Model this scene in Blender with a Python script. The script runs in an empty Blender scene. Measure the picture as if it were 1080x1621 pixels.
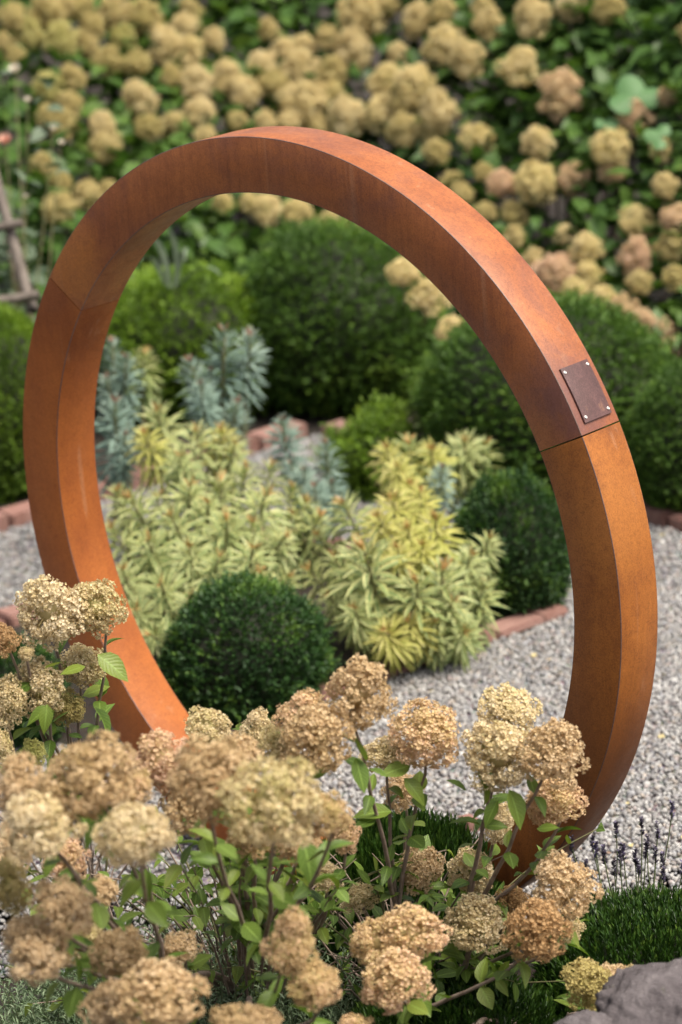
import bpy, bmesh, math, random
import numpy as np
from mathutils import Vector, Matrix, noise as mnoise

random.seed(11)
rng = np.random.default_rng(11)
scene = bpy.context.scene
COL = scene.collection

# ------------------------------------------------------------------ camera
R = 0.85                                   # outer radius of the steel ring, metres
RING_Z = 0.95 * R                          # height of the ring's centre above the gravel
PSI, PITCH, ROLL = 0.773, 0.307, -0.081
FPX = 105 / 36 * 1621                      # focal length in pixels of the 1080 x 1621 photograph
CAM = np.array([0.068 * R, -6.985 * R, RING_Z + 2.266 * R])
FWD = np.array([0, math.cos(PITCH), -math.sin(PITCH)])
_up = np.array([0, math.sin(PITCH), math.cos(PITCH)])
_rt = np.array([1.0, 0, 0])
RT = math.cos(ROLL) * _rt + math.sin(ROLL) * _up
UP = -math.sin(ROLL) * _rt + math.cos(ROLL) * _up

cd = bpy.data.cameras.new('camera')
cam = bpy.data.objects.new('camera', cd)
COL.objects.link(cam)
cd.sensor_fit = 'VERTICAL'
cd.sensor_height = 36
cd.lens = 105
cd.clip_end = 300
m = Matrix.Identity(4)
for i in range(3):
    m[i][0], m[i][1], m[i][2], m[i][3] = RT[i], UP[i], -FWD[i], CAM[i]
cam.matrix_world = m
cd.dof.use_dof = True
cd.dof.focus_distance = 5.75
cd.dof.aperture_fstop = 3.1
cd.dof.aperture_blades = 9
scene.camera = cam

# ------------------------------------------------------------------ light: bright overcast
SUN_DIR = Vector((0.40, -0.24, 0.88)).normalized()
w = bpy.data.worlds.new('World')
scene.world = w
w.use_nodes = True
nt = w.node_tree
bg = nt.nodes['Background']
sky = nt.nodes.new('ShaderNodeTexSky')
sky.sky_type = 'NISHITA'
sky.sun_disc = False
sky.sun_elevation = math.asin(SUN_DIR.z)
sky.sun_rotation = math.atan2(SUN_DIR.x, SUN_DIR.y)
sky.air_density = 1.0
sky.dust_density = 5.0
sky.ozone_density = 0.6
hs = nt.nodes.new('ShaderNodeHueSaturation')           # cloud cover: the same sky, greyer
hs.inputs['Saturation'].default_value = .45
nt.links.new(sky.outputs[0], hs.inputs['Color'])
nt.links.new(hs.outputs[0], bg.inputs[0])
bg.inputs[1].default_value = 0.115
sd = bpy.data.lights.new('sun', 'SUN')
sun = bpy.data.objects.new('sun', sd)
COL.objects.link(sun)
sun.location = SUN_DIR * 20
sun.rotation_euler = SUN_DIR.to_track_quat('Z', 'Y').to_euler()
sd.energy = 2.9
sd.angle = math.radians(32)
sd.color = (1.0, 0.925, 0.79)

scene.view_settings.view_transform = 'Standard'
scene.view_settings.look = 'None'
scene.view_settings.gamma = 1
scene.view_settings.use_curve_mapping = False
scene.view_settings.exposure = 0.80
scene.cycles.use_denoising = True
scene.cycles.max_bounces = 6
scene.cycles.diffuse_bounces = 3
scene.cycles.transmission_bounces = 3
scene.cycles.caustics_reflective = False
scene.cycles.caustics_refractive = False


# ------------------------------------------------------------------ helpers
def ray(px, py):
    return FWD + RT * ((px - 540) / FPX) - UP * ((py - 810.5) / FPX)


def P(px, py, d):
    """the point at depth d seen at a pixel of the photograph"""
    return CAM + ray(px, py) * d


def G(px, py, z=0.0):
    v = ray(px, py)
    return CAM + v * ((z - CAM[2]) / v[2])


def project(p):
    q = np.asarray(p) - CAM
    dz = q @ FWD
    return 540 + FPX * (q @ RT) / dz, 810.5 - FPX * (q @ UP) / dz, dz


def tag(o, label=None, cat=None, group=None, kind=None):
    if label: o['label'] = label
    if cat: o['category'] = cat
    if group: o['group'] = group
    if kind: o['kind'] = kind
    return o


def empty(name, loc=(0, 0, 0), rz=0.0):
    o = bpy.data.objects.new(name, None)
    COL.objects.link(o)
    o.empty_display_size = 0.1
    o.location = Vector(loc)
    o.rotation_euler = (0, 0, rz)
    return o


def link(name, me, parent=None, loc=None, M=None):
    o = bpy.data.objects.new(name, me)
    COL.objects.link(o)
    if parent: o.parent = parent
    if M is not None:
        o.matrix_local = M
    elif loc is not None:
        o.location = Vector(loc)
    return o


def mk(name, V, F, mats, tint=None, smooth=False, uv=None, mi=None):
    """mesh from arrays; F is one (n,k) array or a list of such arrays"""
    V = np.asarray(V, dtype=np.float32).reshape(-1, 3)
    if not isinstance(F, list): F = [F]
    F = [np.asarray(f, dtype=np.int32) for f in F if len(f)]
    me = bpy.data.meshes.new(name)
    me.vertices.add(len(V))
    me.vertices.foreach_set('co', V.ravel())
    loops = np.concatenate([f.ravel() for f in F])
    tot = np.concatenate([np.full(len(f), f.shape[1], np.int32) for f in F])
    st = np.concatenate([[0], np.cumsum(tot)[:-1]]).astype(np.int32)
    me.loops.add(len(loops))
    me.loops.foreach_set('vertex_index', loops)
    me.polygons.add(len(tot))
    me.polygons.foreach_set('loop_start', st)
    me.polygons.foreach_set('loop_total', tot)
    if smooth: me.polygons.foreach_set('use_smooth', np.ones(len(tot), bool))
    if not isinstance(mats, (list, tuple)): mats = [mats]
    for mt in mats: me.materials.append(mt)
    if mi is not None: me.polygons.foreach_set('material_index', np.asarray(mi, np.int32))
    if tint is not None:
        t = np.asarray(tint, np.float32)
        if t.ndim == 1: t = np.stack([t, t, t], -1)
        a = me.color_attributes.new('tint', 'FLOAT_COLOR', 'POINT')
        a.data.foreach_set('color', np.concatenate([t, np.ones((len(t), 1), np.float32)], 1).astype(np.float32).ravel())
    if uv is not None:
        l = me.uv_layers.new(name='UVMap')
        l.data.foreach_set('uv', np.asarray(uv, np.float32)[loops].ravel())
    me.update(calc_edges=True)
    me.validate()
    return me


class Acc:
    """collects pieces of geometry for one mesh"""
    def __init__(s): s.V, s.F, s.T, s.U, s.n = [], {}, [], [], 0

    def add(s, V, F, tint=0.5, uv=None):
        V = np.asarray(V, float).reshape(-1, 3)
        for f in (F if isinstance(F, list) else [F]):
            f = np.asarray(f, np.int64)
            if len(f): s.F.setdefault(f.shape[1], []).append(f + s.n)
        s.V.append(V)
        s.T.append(np.full(len(V), tint) if np.ndim(tint) == 0 else np.asarray(tint))
        s.U.append(np.zeros((len(V), 2)) if uv is None else uv)
        s.n += len(V)

    def mesh(s, name, mats, smooth=True):
        return mk(name, np.concatenate(s.V), [np.concatenate(f) for f in s.F.values()], mats,
                  np.concatenate(s.T), smooth, np.concatenate(s.U))


def frames(axis, roll):
    """rotation matrices (K,3,3) whose columns are side, along(=axis), normal"""
    a = axis / (np.linalg.norm(axis, axis=1, keepdims=True) + 1e-9)
    ref = np.where(np.abs(a[:, 2:3]) > 0.95, np.array([[1., 0, 0]]), np.array([[0, 0, 1.]]))
    s = np.cross(a, ref); s /= np.linalg.norm(s, axis=1, keepdims=True) + 1e-9
    n = np.cross(s, a)
    c, q = np.cos(roll)[:, None], np.sin(roll)[:, None]
    s2 = c * s + q * n
    n2 = -q * s + c * n
    return np.stack([s2, a, n2], -1)


def scatter(tV, tF, M, T, scale, tint, tuv=None):
    """copies of a template placed by matrices M (K,3,3), positions T, scales"""
    K, nv = len(M), len(tV)
    sc = np.asarray(scale).reshape(K, 1, -1)
    V = np.einsum('kij,kvj->kvi', M, tV[None] * sc) + T[:, None]
    F = (tF[None] + (np.arange(K) * nv)[:, None, None]).reshape(-1, tF.shape[1])
    uv = None if tuv is None else np.tile(tuv, (K, 1))
    return V.reshape(-1, 3), F, np.repeat(tint, nv), uv


def leaf_template(n=5, width=0.5, droop=0.15, fold=0.12, power=0.8, tip=1.0):
    """leaf along +Y, length 1; three verts per station"""
    V, U = [], []
    for i in range(n):
        t = i / (n - 1)
        hw = 0.5 * width * (math.sin(math.pi * min(1, t ** power)) if 0 < t < 1 else 0) + 0.012 * (t < 1)
        z = -droop * t * t
        V += [(-hw, t, z + fold * hw * 2), (0, t, z), (hw, t, z + fold * hw * 2)]
        U += [(0, t), (.5, t), (1, t)]
    F = []
    for i in range(n - 1):
        a = 3 * i
        F += [(a, a + 1, a + 4, a + 3), (a + 1, a + 2, a + 5, a + 4)]
    return np.array(V), np.array(F), np.array(U)


SMALL_V = np.array([(0, 0, 0), (.5, .5, .12), (0, 1, -.08), (-.5, .5, .12)], float)      # small leaf, folded on its midrib
SMALL_F = np.array([(0, 1, 2), (0, 2, 3)])


def tube(pts, r0, r1, k=6):
    pts = np.asarray(pts, float)
    n = len(pts)
    d = np.gradient(pts, axis=0)
    M = frames(d, np.zeros(n))
    a = np.arange(k) / k * 2 * math.pi
    rr = np.linspace(r0, r1, n)[:, None, None]
    V = pts[:, None] + rr * (np.cos(a)[None, :, None] * M[:, None, :, 0] + np.sin(a)[None, :, None] * M[:, None, :, 2])
    F = []
    for i in range(n - 1):
        for j in range(k):
            F.append((i * k + j, i * k + (j + 1) % k, (i + 1) * k + (j + 1) % k, (i + 1) * k + j))
    return V.reshape(-1, 3), np.array(F)


def bez(a, b, c, n=8):
    t = np.linspace(0, 1, n)[:, None]
    a, b, c = map(np.asarray, (a, b, c))
    return (1 - t) ** 2 * a + 2 * t * (1 - t) * b + t * t * c


def ico(sub=1):
    bm = bmesh.new()
    bmesh.ops.create_icosphere(bm, subdivisions=sub, radius=1)
    V = np.array([v.co[:] for v in bm.verts])
    F = np.array([[v.index for v in f.verts] for f in bm.faces])
    bm.free()
    return V, F


def sphere_dirs(n):
    i = np.arange(n) + .5
    z = 1 - 2 * i / n
    a = math.pi * (1 + 5 ** .5) * i
    s = np.sqrt(1 - z * z)
    return np.stack([s * np.cos(a), s * np.sin(a), z], -1)


def lumps(dirs, n=14, amp=.06, sharp=10, r=None):
    r = r or rng
    c = r.normal(size=(n, 3)); c /= np.linalg.norm(c, axis=1, keepdims=True)
    a = r.uniform(-.6, 1, n) * amp
    return 1 + (np.exp(sharp * (dirs @ c.T - 1)) * a).sum(1)


# ------------------------------------------------------------------ materials
def new_mat(name):
    mt = bpy.data.materials.new(name)
    mt.use_nodes = True
    n = mt.node_tree.nodes
    return mt, n, mt.node_tree.links, n['Principled BSDF']


def rgba(c): return (*c, 1)


def mixc(n, l, fac, a, b, mode='MIX'):
    x = n.new('ShaderNodeMix'); x.data_type = 'RGBA'; x.blend_type = mode
    if isinstance(fac, (int, float)): x.inputs[0].default_value = fac
    else: l.new(fac, x.inputs[0])
    for v, s in ((a, x.inputs[6]), (b, x.inputs[7])):
        if isinstance(v, tuple): s.default_value = rgba(v)
        else: l.new(v, s)
    return x.outputs[2]


def noise_node(n, l, vec, scale, detail=4, rough=.55, dist=0):
    x = n.new('ShaderNodeTexNoise')
    x.inputs['Scale'].default_value = scale
    x.inputs['Detail'].default_value = detail
    x.inputs['Roughness'].default_value = rough
    x.inputs['Distortion'].default_value = dist
    if vec is not None: l.new(vec, x.inputs['Vector'])
    return x.outputs['Fac']


def ramp(n, l, fac, stops):
    x = n.new('ShaderNodeValToRGB')
    e = x.color_ramp.elements
    while len(e) < len(stops): e.new(.5)
    for s, (p, c) in zip(e, stops):
        s.position = p
        s.color = rgba(c) if isinstance(c, tuple) else (c, c, c, 1)
    l.new(fac, x.inputs[0])
    return x.outputs[0]


def coords(n, l, scale=None, which='Object'):
    t = n.new('ShaderNodeTexCoord').outputs[which]
    if scale is None: return t
    mp = n.new('ShaderNodeMapping')
    mp.inputs['Scale'].default_value = scale
    l.new(t, mp.inputs[0])
    return mp.outputs[0]


def bump(n, l, p, h, strength, dist=.002):
    b = n.new('ShaderNodeBump')
    b.inputs['Strength'].default_value = strength
    b.inputs['Distance'].default_value = dist
    l.new(h, b.inputs['Height'])
    l.new(b.outputs[0], p.inputs['Normal'])


def leafy(name, a, b, c=None, rough=.5, trans=.25, objvar=.0, spec=.35, tcol=None, veins=False, variegate=None):
    """leaf material: tint attribute runs a -> b (-> c); objvar mixes by the random number of the object"""
    mt, n, l, p = new_mat(name)
    at = n.new('ShaderNodeAttribute'); at.attribute_name = 'tint'
    stops = [(0, a), (1, b)] if c is None else [(0, a), (.55, b), (1, c)]
    fac = at.outputs['Fac']
    if objvar:
        oi = n.new('ShaderNodeObjectInfo')
        mx = n.new('ShaderNodeMix'); mx.data_type = 'FLOAT'; mx.inputs[0].default_value = objvar
        l.new(fac, mx.inputs[2]); l.new(oi.outputs['Random'], mx.inputs[3])
        fac = mx.outputs[0]
    col = ramp(n, l, fac, stops)
    nz = noise_node(n, l, coords(n, l), 35, 2)
    col = mixc(n, l, ramp(n, l, nz, [(.3, .0), (.75, .35)]), col, tuple(x * .55 for x in a))
    if veins or variegate:
        uv = n.new('ShaderNodeUVMap')
        sp = n.new('ShaderNodeSeparateXYZ'); l.new(uv.outputs[0], sp.inputs[0])
        mth = n.new('ShaderNodeMath'); mth.operation = 'SUBTRACT'; mth.inputs[1].default_value = .5
        l.new(sp.outputs[0], mth.inputs[0])
        ab = n.new('ShaderNodeMath'); ab.operation = 'ABSOLUTE'; l.new(mth.outputs[0], ab.inputs[0])
        if variegate:
            col = mixc(n, l, ramp(n, l, ab.outputs[0], [(.13, 1.0), (.28, .0)]), col, variegate)
        else:
            # midrib and side veins, a little paler than the blade
            w1 = n.new('ShaderNodeMath'); w1.operation = 'MULTIPLY_ADD'; w1.inputs[1].default_value = .55
            l.new(ab.outputs[0], w1.inputs[0])
            mul = n.new('ShaderNodeMath'); mul.operation = 'MULTIPLY'; mul.inputs[1].default_value = -1
            l.new(sp.outputs[1], mul.inputs[0]); l.new(mul.outputs[0], w1.inputs[2])
            sn = n.new('ShaderNodeMath'); sn.operation = 'MULTIPLY'; sn.inputs[1].default_value = 52
            l.new(w1.outputs[0], sn.inputs[0])
            s2 = n.new('ShaderNodeMath'); s2.operation = 'SINE'; l.new(sn.outputs[0], s2.inputs[0])
            v1 = ramp(n, l, s2.outputs[0], [(.86, 0.0), (1, .3)])
            v2 = ramp(n, l, ab.outputs[0], [(.02, .55), (.06, 0.0)])
            lt = tuple(min(1, x * 1.9 + .03) for x in b)
            col = mixc(n, l, v1, col, lt)
            col = mixc(n, l, v2, col, lt)
            bump(n, l, p, s2.outputs[0], .25, .0006)
    l.new(col, p.inputs['Base Color'])
    p.inputs['Roughness'].default_value = rough
    p.inputs['Specular IOR Level'].default_value = spec
    if trans:
        tr = n.new('ShaderNodeBsdfTranslucent')
        if tcol is None:
            l.new(mixc(n, l, .6, col, (.9, 1.0, .35), 'MULTIPLY'), tr.inputs[0])
        else:
            l.new(mixc(n, l, .5, col, tcol), tr.inputs[0])
        mx = n.new('ShaderNodeMixShader'); mx.inputs[0].default_value = trans
        l.new(p.outputs[0], mx.inputs[1]); l.new(tr.outputs[0], mx.inputs[2])
        l.new(mx.outputs[0], n['Material Output'].inputs[0])
    return mt


def bark(name, a, b, scale=60):
    mt, n, l, p = new_mat(name)
    nz = noise_node(n, l, coords(n, l, (1, 1, .35)), scale, 5)
    l.new(ramp(n, l, nz, [(.3, a), (.7, b)]), p.inputs['Base Color'])
    p.inputs['Roughness'].default_value = .75
    bump(n, l, p, nz, .5, .001)
    return mt


def rust(name, dark, mid, light, seed, spec=.35, purple=.0, streaky=.4, stains=()):
    """weathered steel: patches, run marks down the plate and a fine speckle"""
    mt, n, l, p = new_mat(name)
    tc = n.new('ShaderNodeTexCoord').outputs['Object']
    mp = n.new('ShaderNodeMapping'); mp.inputs['Location'].default_value = (seed, seed * .7, seed * .3)
    l.new(tc, mp.inputs[0]); v = mp.outputs[0]
    big = noise_node(n, l, v, 2.6, 5, .62, .5)
    ms = n.new('ShaderNodeMapping'); ms.inputs['Scale'].default_value = (110, 110, 9.0); l.new(v, ms.inputs[0])
    streak = noise_node(n, l, ms.outputs[0], 1.0, 5, .7, .3)
    ms2 = n.new('ShaderNodeMapping'); ms2.inputs['Scale'].default_value = (17, 17, 2.2); l.new(v, ms2.inputs[0])
    run = noise_node(n, l, ms2.outputs[0], 1.0, 4, .65, .4)
    fine = noise_node(n, l, v, 300, 6, .75)
    blotch = noise_node(n, l, v, 24, 6, .7, .6)
    speck = noise_node(n, l, v, 800, 2, .6)
    col = ramp(n, l, big, [(.30, dark), (.5, mid), (.70, light)])
    col = mixc(n, l, ramp(n, l, run, [(.42, .0), (.70, .62)]), col, light)
    ms3 = n.new('ShaderNodeMapping'); ms3.inputs['Scale'].default_value = (42, 42, .9); l.new(v, ms3.inputs[0])
    wash = noise_node(n, l, ms3.outputs[0], 1.0, 2, .5)
    col = mixc(n, l, ramp(n, l, wash, [(.66, .0), (.74, .38)]), col, (.50, .26, .14))
    col = mixc(n, l, ramp(n, l, blotch, [(.5, .0), (.75, .5)]), col, dark)
    col = mixc(n, l, ramp(n, l, streak, [(.45, .0), (.75, streaky)]), col, tuple(x * .7 for x in dark))
    if purple:
        pn = noise_node(n, l, v, 4.5, 6, .68, .7)
        col = mixc(n, l, ramp(n, l, pn, [(.48, .0), (.66, purple)]), col, (.14, .062, .058))
    for pos, rad_, colour, amt in stains:              # heat tints near joints, lighter and darker patches elsewhere, each at its own place
        vm = n.new('ShaderNodeVectorMath'); vm.operation = 'DISTANCE'; vm.inputs[1].default_value = pos
        l.new(tc, vm.inputs[0])
        ad = n.new('ShaderNodeMath'); ad.operation = 'MULTIPLY_ADD'; ad.inputs[1].default_value = .16
        l.new(blotch, ad.inputs[0]); l.new(vm.outputs['Value'], ad.inputs[2])
        col = mixc(n, l, ramp(n, l, ad.outputs[0], [(rad_ * .35 + .08, amt), (rad_ + .08, .0)]), col, colour)
    pit = noise_node(n, l, v, 95, 8, .78, .3)
    col = mixc(n, l, ramp(n, l, pit, [(.34, .30), (.48, .0)]), col, tuple(x * .55 for x in dark))
    col = mixc(n, l, ramp(n, l, pit, [(.56, .0), (.74, .22)]), col, light)
    col = mixc(n, l, ramp(n, l, fine, [(.36, .5), (.56, .0)]), col, tuple(x * .45 for x in dark))
    col = mixc(n, l, ramp(n, l, speck, [(.62, .0), (.76, .4)]), col, (min(1, light[0] * 1.3), light[1] * 1.35, light[2] * 1.5))
    l.new(col, p.inputs['Base Color'])
    l.new(ramp(n, l, blotch, [(.3, .38), (.7, .58)]), p.inputs['Roughness'])
    p.inputs['Specular IOR Level'].default_value = spec
    bump(n, l, p, fine, .22, .0008)
    return mt


def ring_point(deg, f):
    return (f * R * math.cos(math.radians(deg)), -.04, RING_Z + f * R * math.sin(math.radians(deg)))


M_RUST = [rust('rusted_steel_upper', (.22, .064, .022), (.37, .112, .031), (.52, .172, .046), 1.7, .5, .4, .5,
               [(ring_point(28, 1.0), .15, (.16, .066, .058), .85), (ring_point(139, .95), .14, (.52, .19, .03), .55), (ring_point(24.5, .88), .08, (.44, .16, .04), .5)]),
          rust('rusted_steel_lower_left', (.27, .078, .022), (.40, .118, .029), (.50, .158, .036), 5.2, .2, .08, .2, [(ring_point(146, .97), .10, (.19, .066, .035), .45)]),
          rust('rusted_steel_right', (.17, .056, .019), (.29, .095, .024), (.46, .160, .034), 9.4, .3, .12, .25, [(ring_point(12, 1.0), .16, (.50, .19, .045), .55), (ring_point(-28, .98), .24, (.13, .050, .025), .6)]),
          rust('worn_steel_edge', (.075, .04, .035), (.13, .07, .055), (.26, .15, .11), 7.7, .5)]
M_PLATE = rust('plate_steel', (.06, .030, .028), (.105, .052, .048), (.18, .090, .082), 3.1, .45)

mt, n, l, p = new_mat('screw_steel')
p.inputs['Base Color'].default_value = (.72, .68, .64, 1); p.inputs['Metallic'].default_value = .85; p.inputs['Roughness'].default_value = .38
M_SCREW = mt

M_BOX = leafy('box_leaf', (.042, .094, .012), (.10, .195, .025), (.23, .35, .045), .55, .34)
M_BOX_LIGHT = leafy('box_leaf_young', (.085, .155, .012), (.18, .30, .025), (.31, .44, .048), .55, .38)
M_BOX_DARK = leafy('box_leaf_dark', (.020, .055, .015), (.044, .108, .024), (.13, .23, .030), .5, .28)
M_MOUND = leafy('mound_leaf', (.016, .042, .007), (.042, .095, .013), (.14, .22, .035), .35, .2)
M_CORE = bark('shaded_core', (.012, .016, .006), (.024, .024, .012))  # solid inner core added to block light, inner shade put into its colour
M_HYD = leafy('hydrangea_leaf', (.075, .140, .020), (.150, .230, .036), (.30, .34, .055), .42, .38, .7, veins=True)
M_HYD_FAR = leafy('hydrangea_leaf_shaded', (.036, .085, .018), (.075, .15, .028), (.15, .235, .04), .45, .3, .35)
M_FAR_DARK = leafy('dark_leaf', (.022, .060, .020), (.042, .095, .030), (.09, .15, .045), .4, .2, .35)
M_GREYGREEN = leafy('grey_green_leaf', (.07, .105, .065), (.12, .165, .10), (.22, .27, .19), .6, .2, .3)
M_SILVER = leafy('silver_leaf', (.13, .20, .10), (.24, .32, .18), (.42, .50, .34), .6, .2)
M_LOBED = leafy('pale_lobed_leaf', (.10, .22, .08), (.14, .27, .10), None, .5, .3)
M_VARI = leafy('variegated_leaf', (.20, .27, .085), (.56, .56, .22), (.76, .73, .39), .5, .25, .4, variegate=(.14, .22, .08))
M_VARI_YEL = leafy('variegated_leaf_yellow', (.28, .31, .07), (.64, .57, .18), (.77, .65, .31), .5, .25, .4, variegate=(.33, .37, .07))
M_BLUE = leafy('blue_spurge_leaf', (.13, .20, .16), (.22, .31, .25), (.36, .43, .35), .55, .15, .4)
M_VTIP = leafy('spurge_tip', (.50, .27, .11), (.58, .42, .17), None, .5, .2)
M_BTIP = leafy('spurge_tip_dark', (.28, .13, .09), (.35, .18, .12), None, .5, .1)
M_STEM = bark('hydrangea_bark', (.15, .10, .075), (.36, .275, .22))
M_GSTEM = bark('green_stem', (.12, .13, .05), (.22, .19, .09))
M_WOOD = bark('weathered_wood', (.09, .07, .055), (.19, .155, .13), 30)
M_LAVSTEM = bark('lavender_stalk', (.09, .12, .05), (.15, .17, .08))
M_LAV = leafy('lavender_flower', (.055, .045, .065), (.09, .075, .12), (.17, .135, .25), .6, .1)
M_ROSE = leafy('rose_petal', (.75, .42, .32), (.82, .55, .43), None, .5, .2, tcol=(.8, .4, .3))
M_PALE = leafy('pale_petal', (.75, .68, .56), (.82, .76, .65), None, .5, .2, tcol=(.8, .7, .55))


def floret(name, a, b, c):
    return leafy(name, a, b, c, .65, .34, .28, spec=.15, tcol=(.85, .66, .40))


M_FL = {
    'c': floret('floret_cream', (.52, .48, .19), (.77, .635, .385), (.87, .75, .55)),
    't': floret('floret_tan', (.46, .34, .16), (.72, .54, .325), (.85, .69, .48)),
    'p': floret('floret_pink', (.58, .49, .20), (.77, .565, .34), (.82, .56, .43)),
    'b': floret('floret_brown', (.30, .175, .07), (.50, .315, .15), (.66, .45, .24)),
    'l': floret('floret_lime', (.42, .45, .12), (.56, .54, .21), (.66, .60, .30)),
    'o': floret('floret_olive', (.42, .37, .12), (.56, .47, .195), (.66, .54, .28)),
    # back hedge florets: colours lightened to stand in for stronger light on the heads
    'fc': floret('hedge_floret_cream', (.66, .60, .25), (.84, .72, .38), (.90, .78, .51)),
    'ft': floret('hedge_floret_beige', (.64, .54, .25), (.81, .695, .39), (.88, .77, .51)),
    'fp': floret('hedge_floret_pink', (.68, .56, .30), (.82, .62, .41), (.84, .58, .46)),
    'fo': floret('hedge_floret_olive', (.50, .44, .165), (.66, .565, .265), (.77, .65, .37)),
    'fl': floret('hedge_floret_lime', (.48, .48, .14), (.62, .58, .24), (.72, .66, .34)),
}


def soil(name, a, b, c):
    mt, n, l, p = new_mat(name)
    v = coords(n, l)
    nz = noise_node(n, l, v, 30, 8, .7)
    vo = n.new('ShaderNodeTexVoronoi'); vo.inputs['Scale'].default_value = 70; l.new(v, vo.inputs['Vector'])
    col = ramp(n, l, nz, [(.3, a), (.55, b), (.75, c)])
    col = mixc(n, l, .35, col, vo.outputs['Color'], 'MULTIPLY')
    l.new(col, p.inputs['Base Color'])
    p.inputs['Roughness'].default_value = .9
    bump(n, l, p, nz, .9, .02)
    return mt


M_SOIL = soil('dark_soil', (.020, .014, .010), (.040, .028, .019), (.075, .054, .04))
M_GRAVEL = soil('gravel_fines', (.20, .185, .175), (.33, .31, .30), (.5, .48, .46))

mt, n, l, p = new_mat('gravel_stone')
at = n.new('ShaderNodeAttribute'); at.attribute_name = 'tint'
nz = noise_node(n, l, coords(n, l), 220, 4)
l.new(mixc(n, l, ramp(n, l, nz, [(.35, .45), (.6, 0.0)]), at.outputs['Color'], (.2, .19, .19)), p.inputs['Base Color'])
p.inputs['Roughness'].default_value = .75
M_STONE = mt

mt, n, l, p = new_mat('brick')
oi = n.new('ShaderNodeObjectInfo')
v = coords(n, l)
col = ramp(n, l, oi.outputs['Random'], [(0, (.16, .075, .058)), (.5, (.235, .115, .09)), (1, (.31, .175, .145))])
nz = noise_node(n, l, v, 28, 6, .7)
col = mixc(n, l, ramp(n, l, nz, [(.45, 0.0), (.75, .6)]), col, (.36, .24, .20))
nz2 = noise_node(n, l, v, 180, 3)
col = mixc(n, l, ramp(n, l, nz2, [(.3, .5), (.5, 0.0)]), col, (.11, .05, .04))
l.new(col, p.inputs['Base Color']); p.inputs['Roughness'].default_value = .85
bump(n, l, p, nz2, .5, .002)
M_BRICK = mt

mt, n, l, p = new_mat('boulder_stone')
v = coords(n, l)
nz = noise_node(n, l, v, 9, 9, .68, .5)
nz2 = noise_node(n, l, v, 60, 6, .7)
col = ramp(n, l, nz, [(.3, (.065, .052, .055)), (.52, (.135, .115, .118)), (.72, (.23, .20, .20))])
col = mixc(n, l, ramp(n, l, nz2, [(.55, 0.0), (.75, .5)]), col, (.30, .265, .27))
lic = noise_node(n, l, v, 14, 4)
col = mixc(n, l, ramp(n, l, lic, [(.62, 0.0), (.7, .5)]), col, (.21, .22, .13))
l.new(col, p.inputs['Base Color']); p.inputs['Roughness'].default_value = .85
bump(n, l, p, nz2, 1.0, .012)
M_ROCK = mt

# ------------------------------------------------------------------ ground, gravel, beds
def sheet(name, pts, z, mat, sub=0):
    bm = bmesh.new()
    vs = [bm.verts.new((x, y, z)) for x, y in pts]
    bm.faces.new(vs)
    me = bpy.data.meshes.new(name); bm.to_mesh(me); bm.free()
    me.materials.append(mat)
    o = link(name, me)
    o['kind'] = 'structure'
    return o


a = np.linspace(0, 2 * math.pi, 49)[:-1]
sheet('ground', [(80 * math.cos(t), 80 * math.sin(t)) for t in a], -.012, M_SOIL)

OC = G(500, 688)[:2]                                   # back corner of the path's outer edging
OR_ = G(870, 788)[:2]                                  # a point on its right side
OL = G(20, 838)[:2]                                    # a point on its left side
er = (OR_ - OC) / np.linalg.norm(OR_ - OC)
el = (OL - OC) / np.linalg.norm(OL - OC)
IF0, IF1 = G(640, 1068)[:2], G(905, 974)[:2]           # front edge of the middle bed
ef = (IF1 - IF0) / np.linalg.norm(IF1 - IF0)
IC = IF1                                               # right corner of the middle bed
IL = IC - ef * 1.45                                    # left corner, hidden behind the flowers
IB = IC - er * 1.22                                    # back corner
IBL = IB - ef * 1.45
inner = [IL, IC, IB, IBL]
NEAR_Y = -.30
outer = [OC, OC + er * 5.5, np.array([3.4, NEAR_Y]), np.array([-4.2, NEAR_Y]), OC + el * 5.0]
sheet('gravel_path', outer, -.004, M_GRAVEL)
sheet('planting_bed', inner, .002, M_SOIL)


def inside(poly, x, y):
    c = np.zeros(len(x), bool)
    n_ = len(poly)
    for i in range(n_):
        x0, y0 = poly[i]; x1, y1 = poly[(i + 1) % n_]
        hit = ((y0 > y) != (y1 > y)) & (x < (x1 - x0) * (y - y0) / (y1 - y0 + 1e-12) + x0)
        c ^= hit
    return c


# loose stones, where the photograph shows them and half a metre around
sp = .0104
gx, gy = np.meshgrid(np.arange(-2.2, 2.4, sp), np.arange(NEAR_Y - .05, 4.1, sp))
gx, gy = gx.ravel(), gy.ravel()
gx = gx + rng.uniform(-.5, .5, len(gx)) * sp
gy = gy + rng.uniform(-.5, .5, len(gy)) * sp
u_, v_, d_ = project(np.stack([gx, gy, np.zeros(len(gx))], -1))
ok = inside(outer, gx, gy) & ~inside(inner, gx, gy) & (u_ > -160) & (u_ < 1240) & (v_ < 1720)
hide = (np.abs(u_ - 400) < 420) & (v_ > 1290)           # thin the stones out under the flowers
ok &= ~(hide & (rng.random(len(gx)) < .3))
ok &= ~((d_ > 8.2) & (rng.random(len(gx)) < .35))
ok &= rng.random(len(gx)) < .93
gx, gy, d_ = gx[ok], gy[ok], d_[ok]
K = len(gx)
sizes = rng.uniform(.0038, .0073, K) * np.where(rng.random(K) < .07, 1.35, 1)
q = rng.normal(size=(K, 4)); q /= np.linalg.norm(q, axis=1, keepdims=True)
qw, qx, qy, qz = q.T
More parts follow.
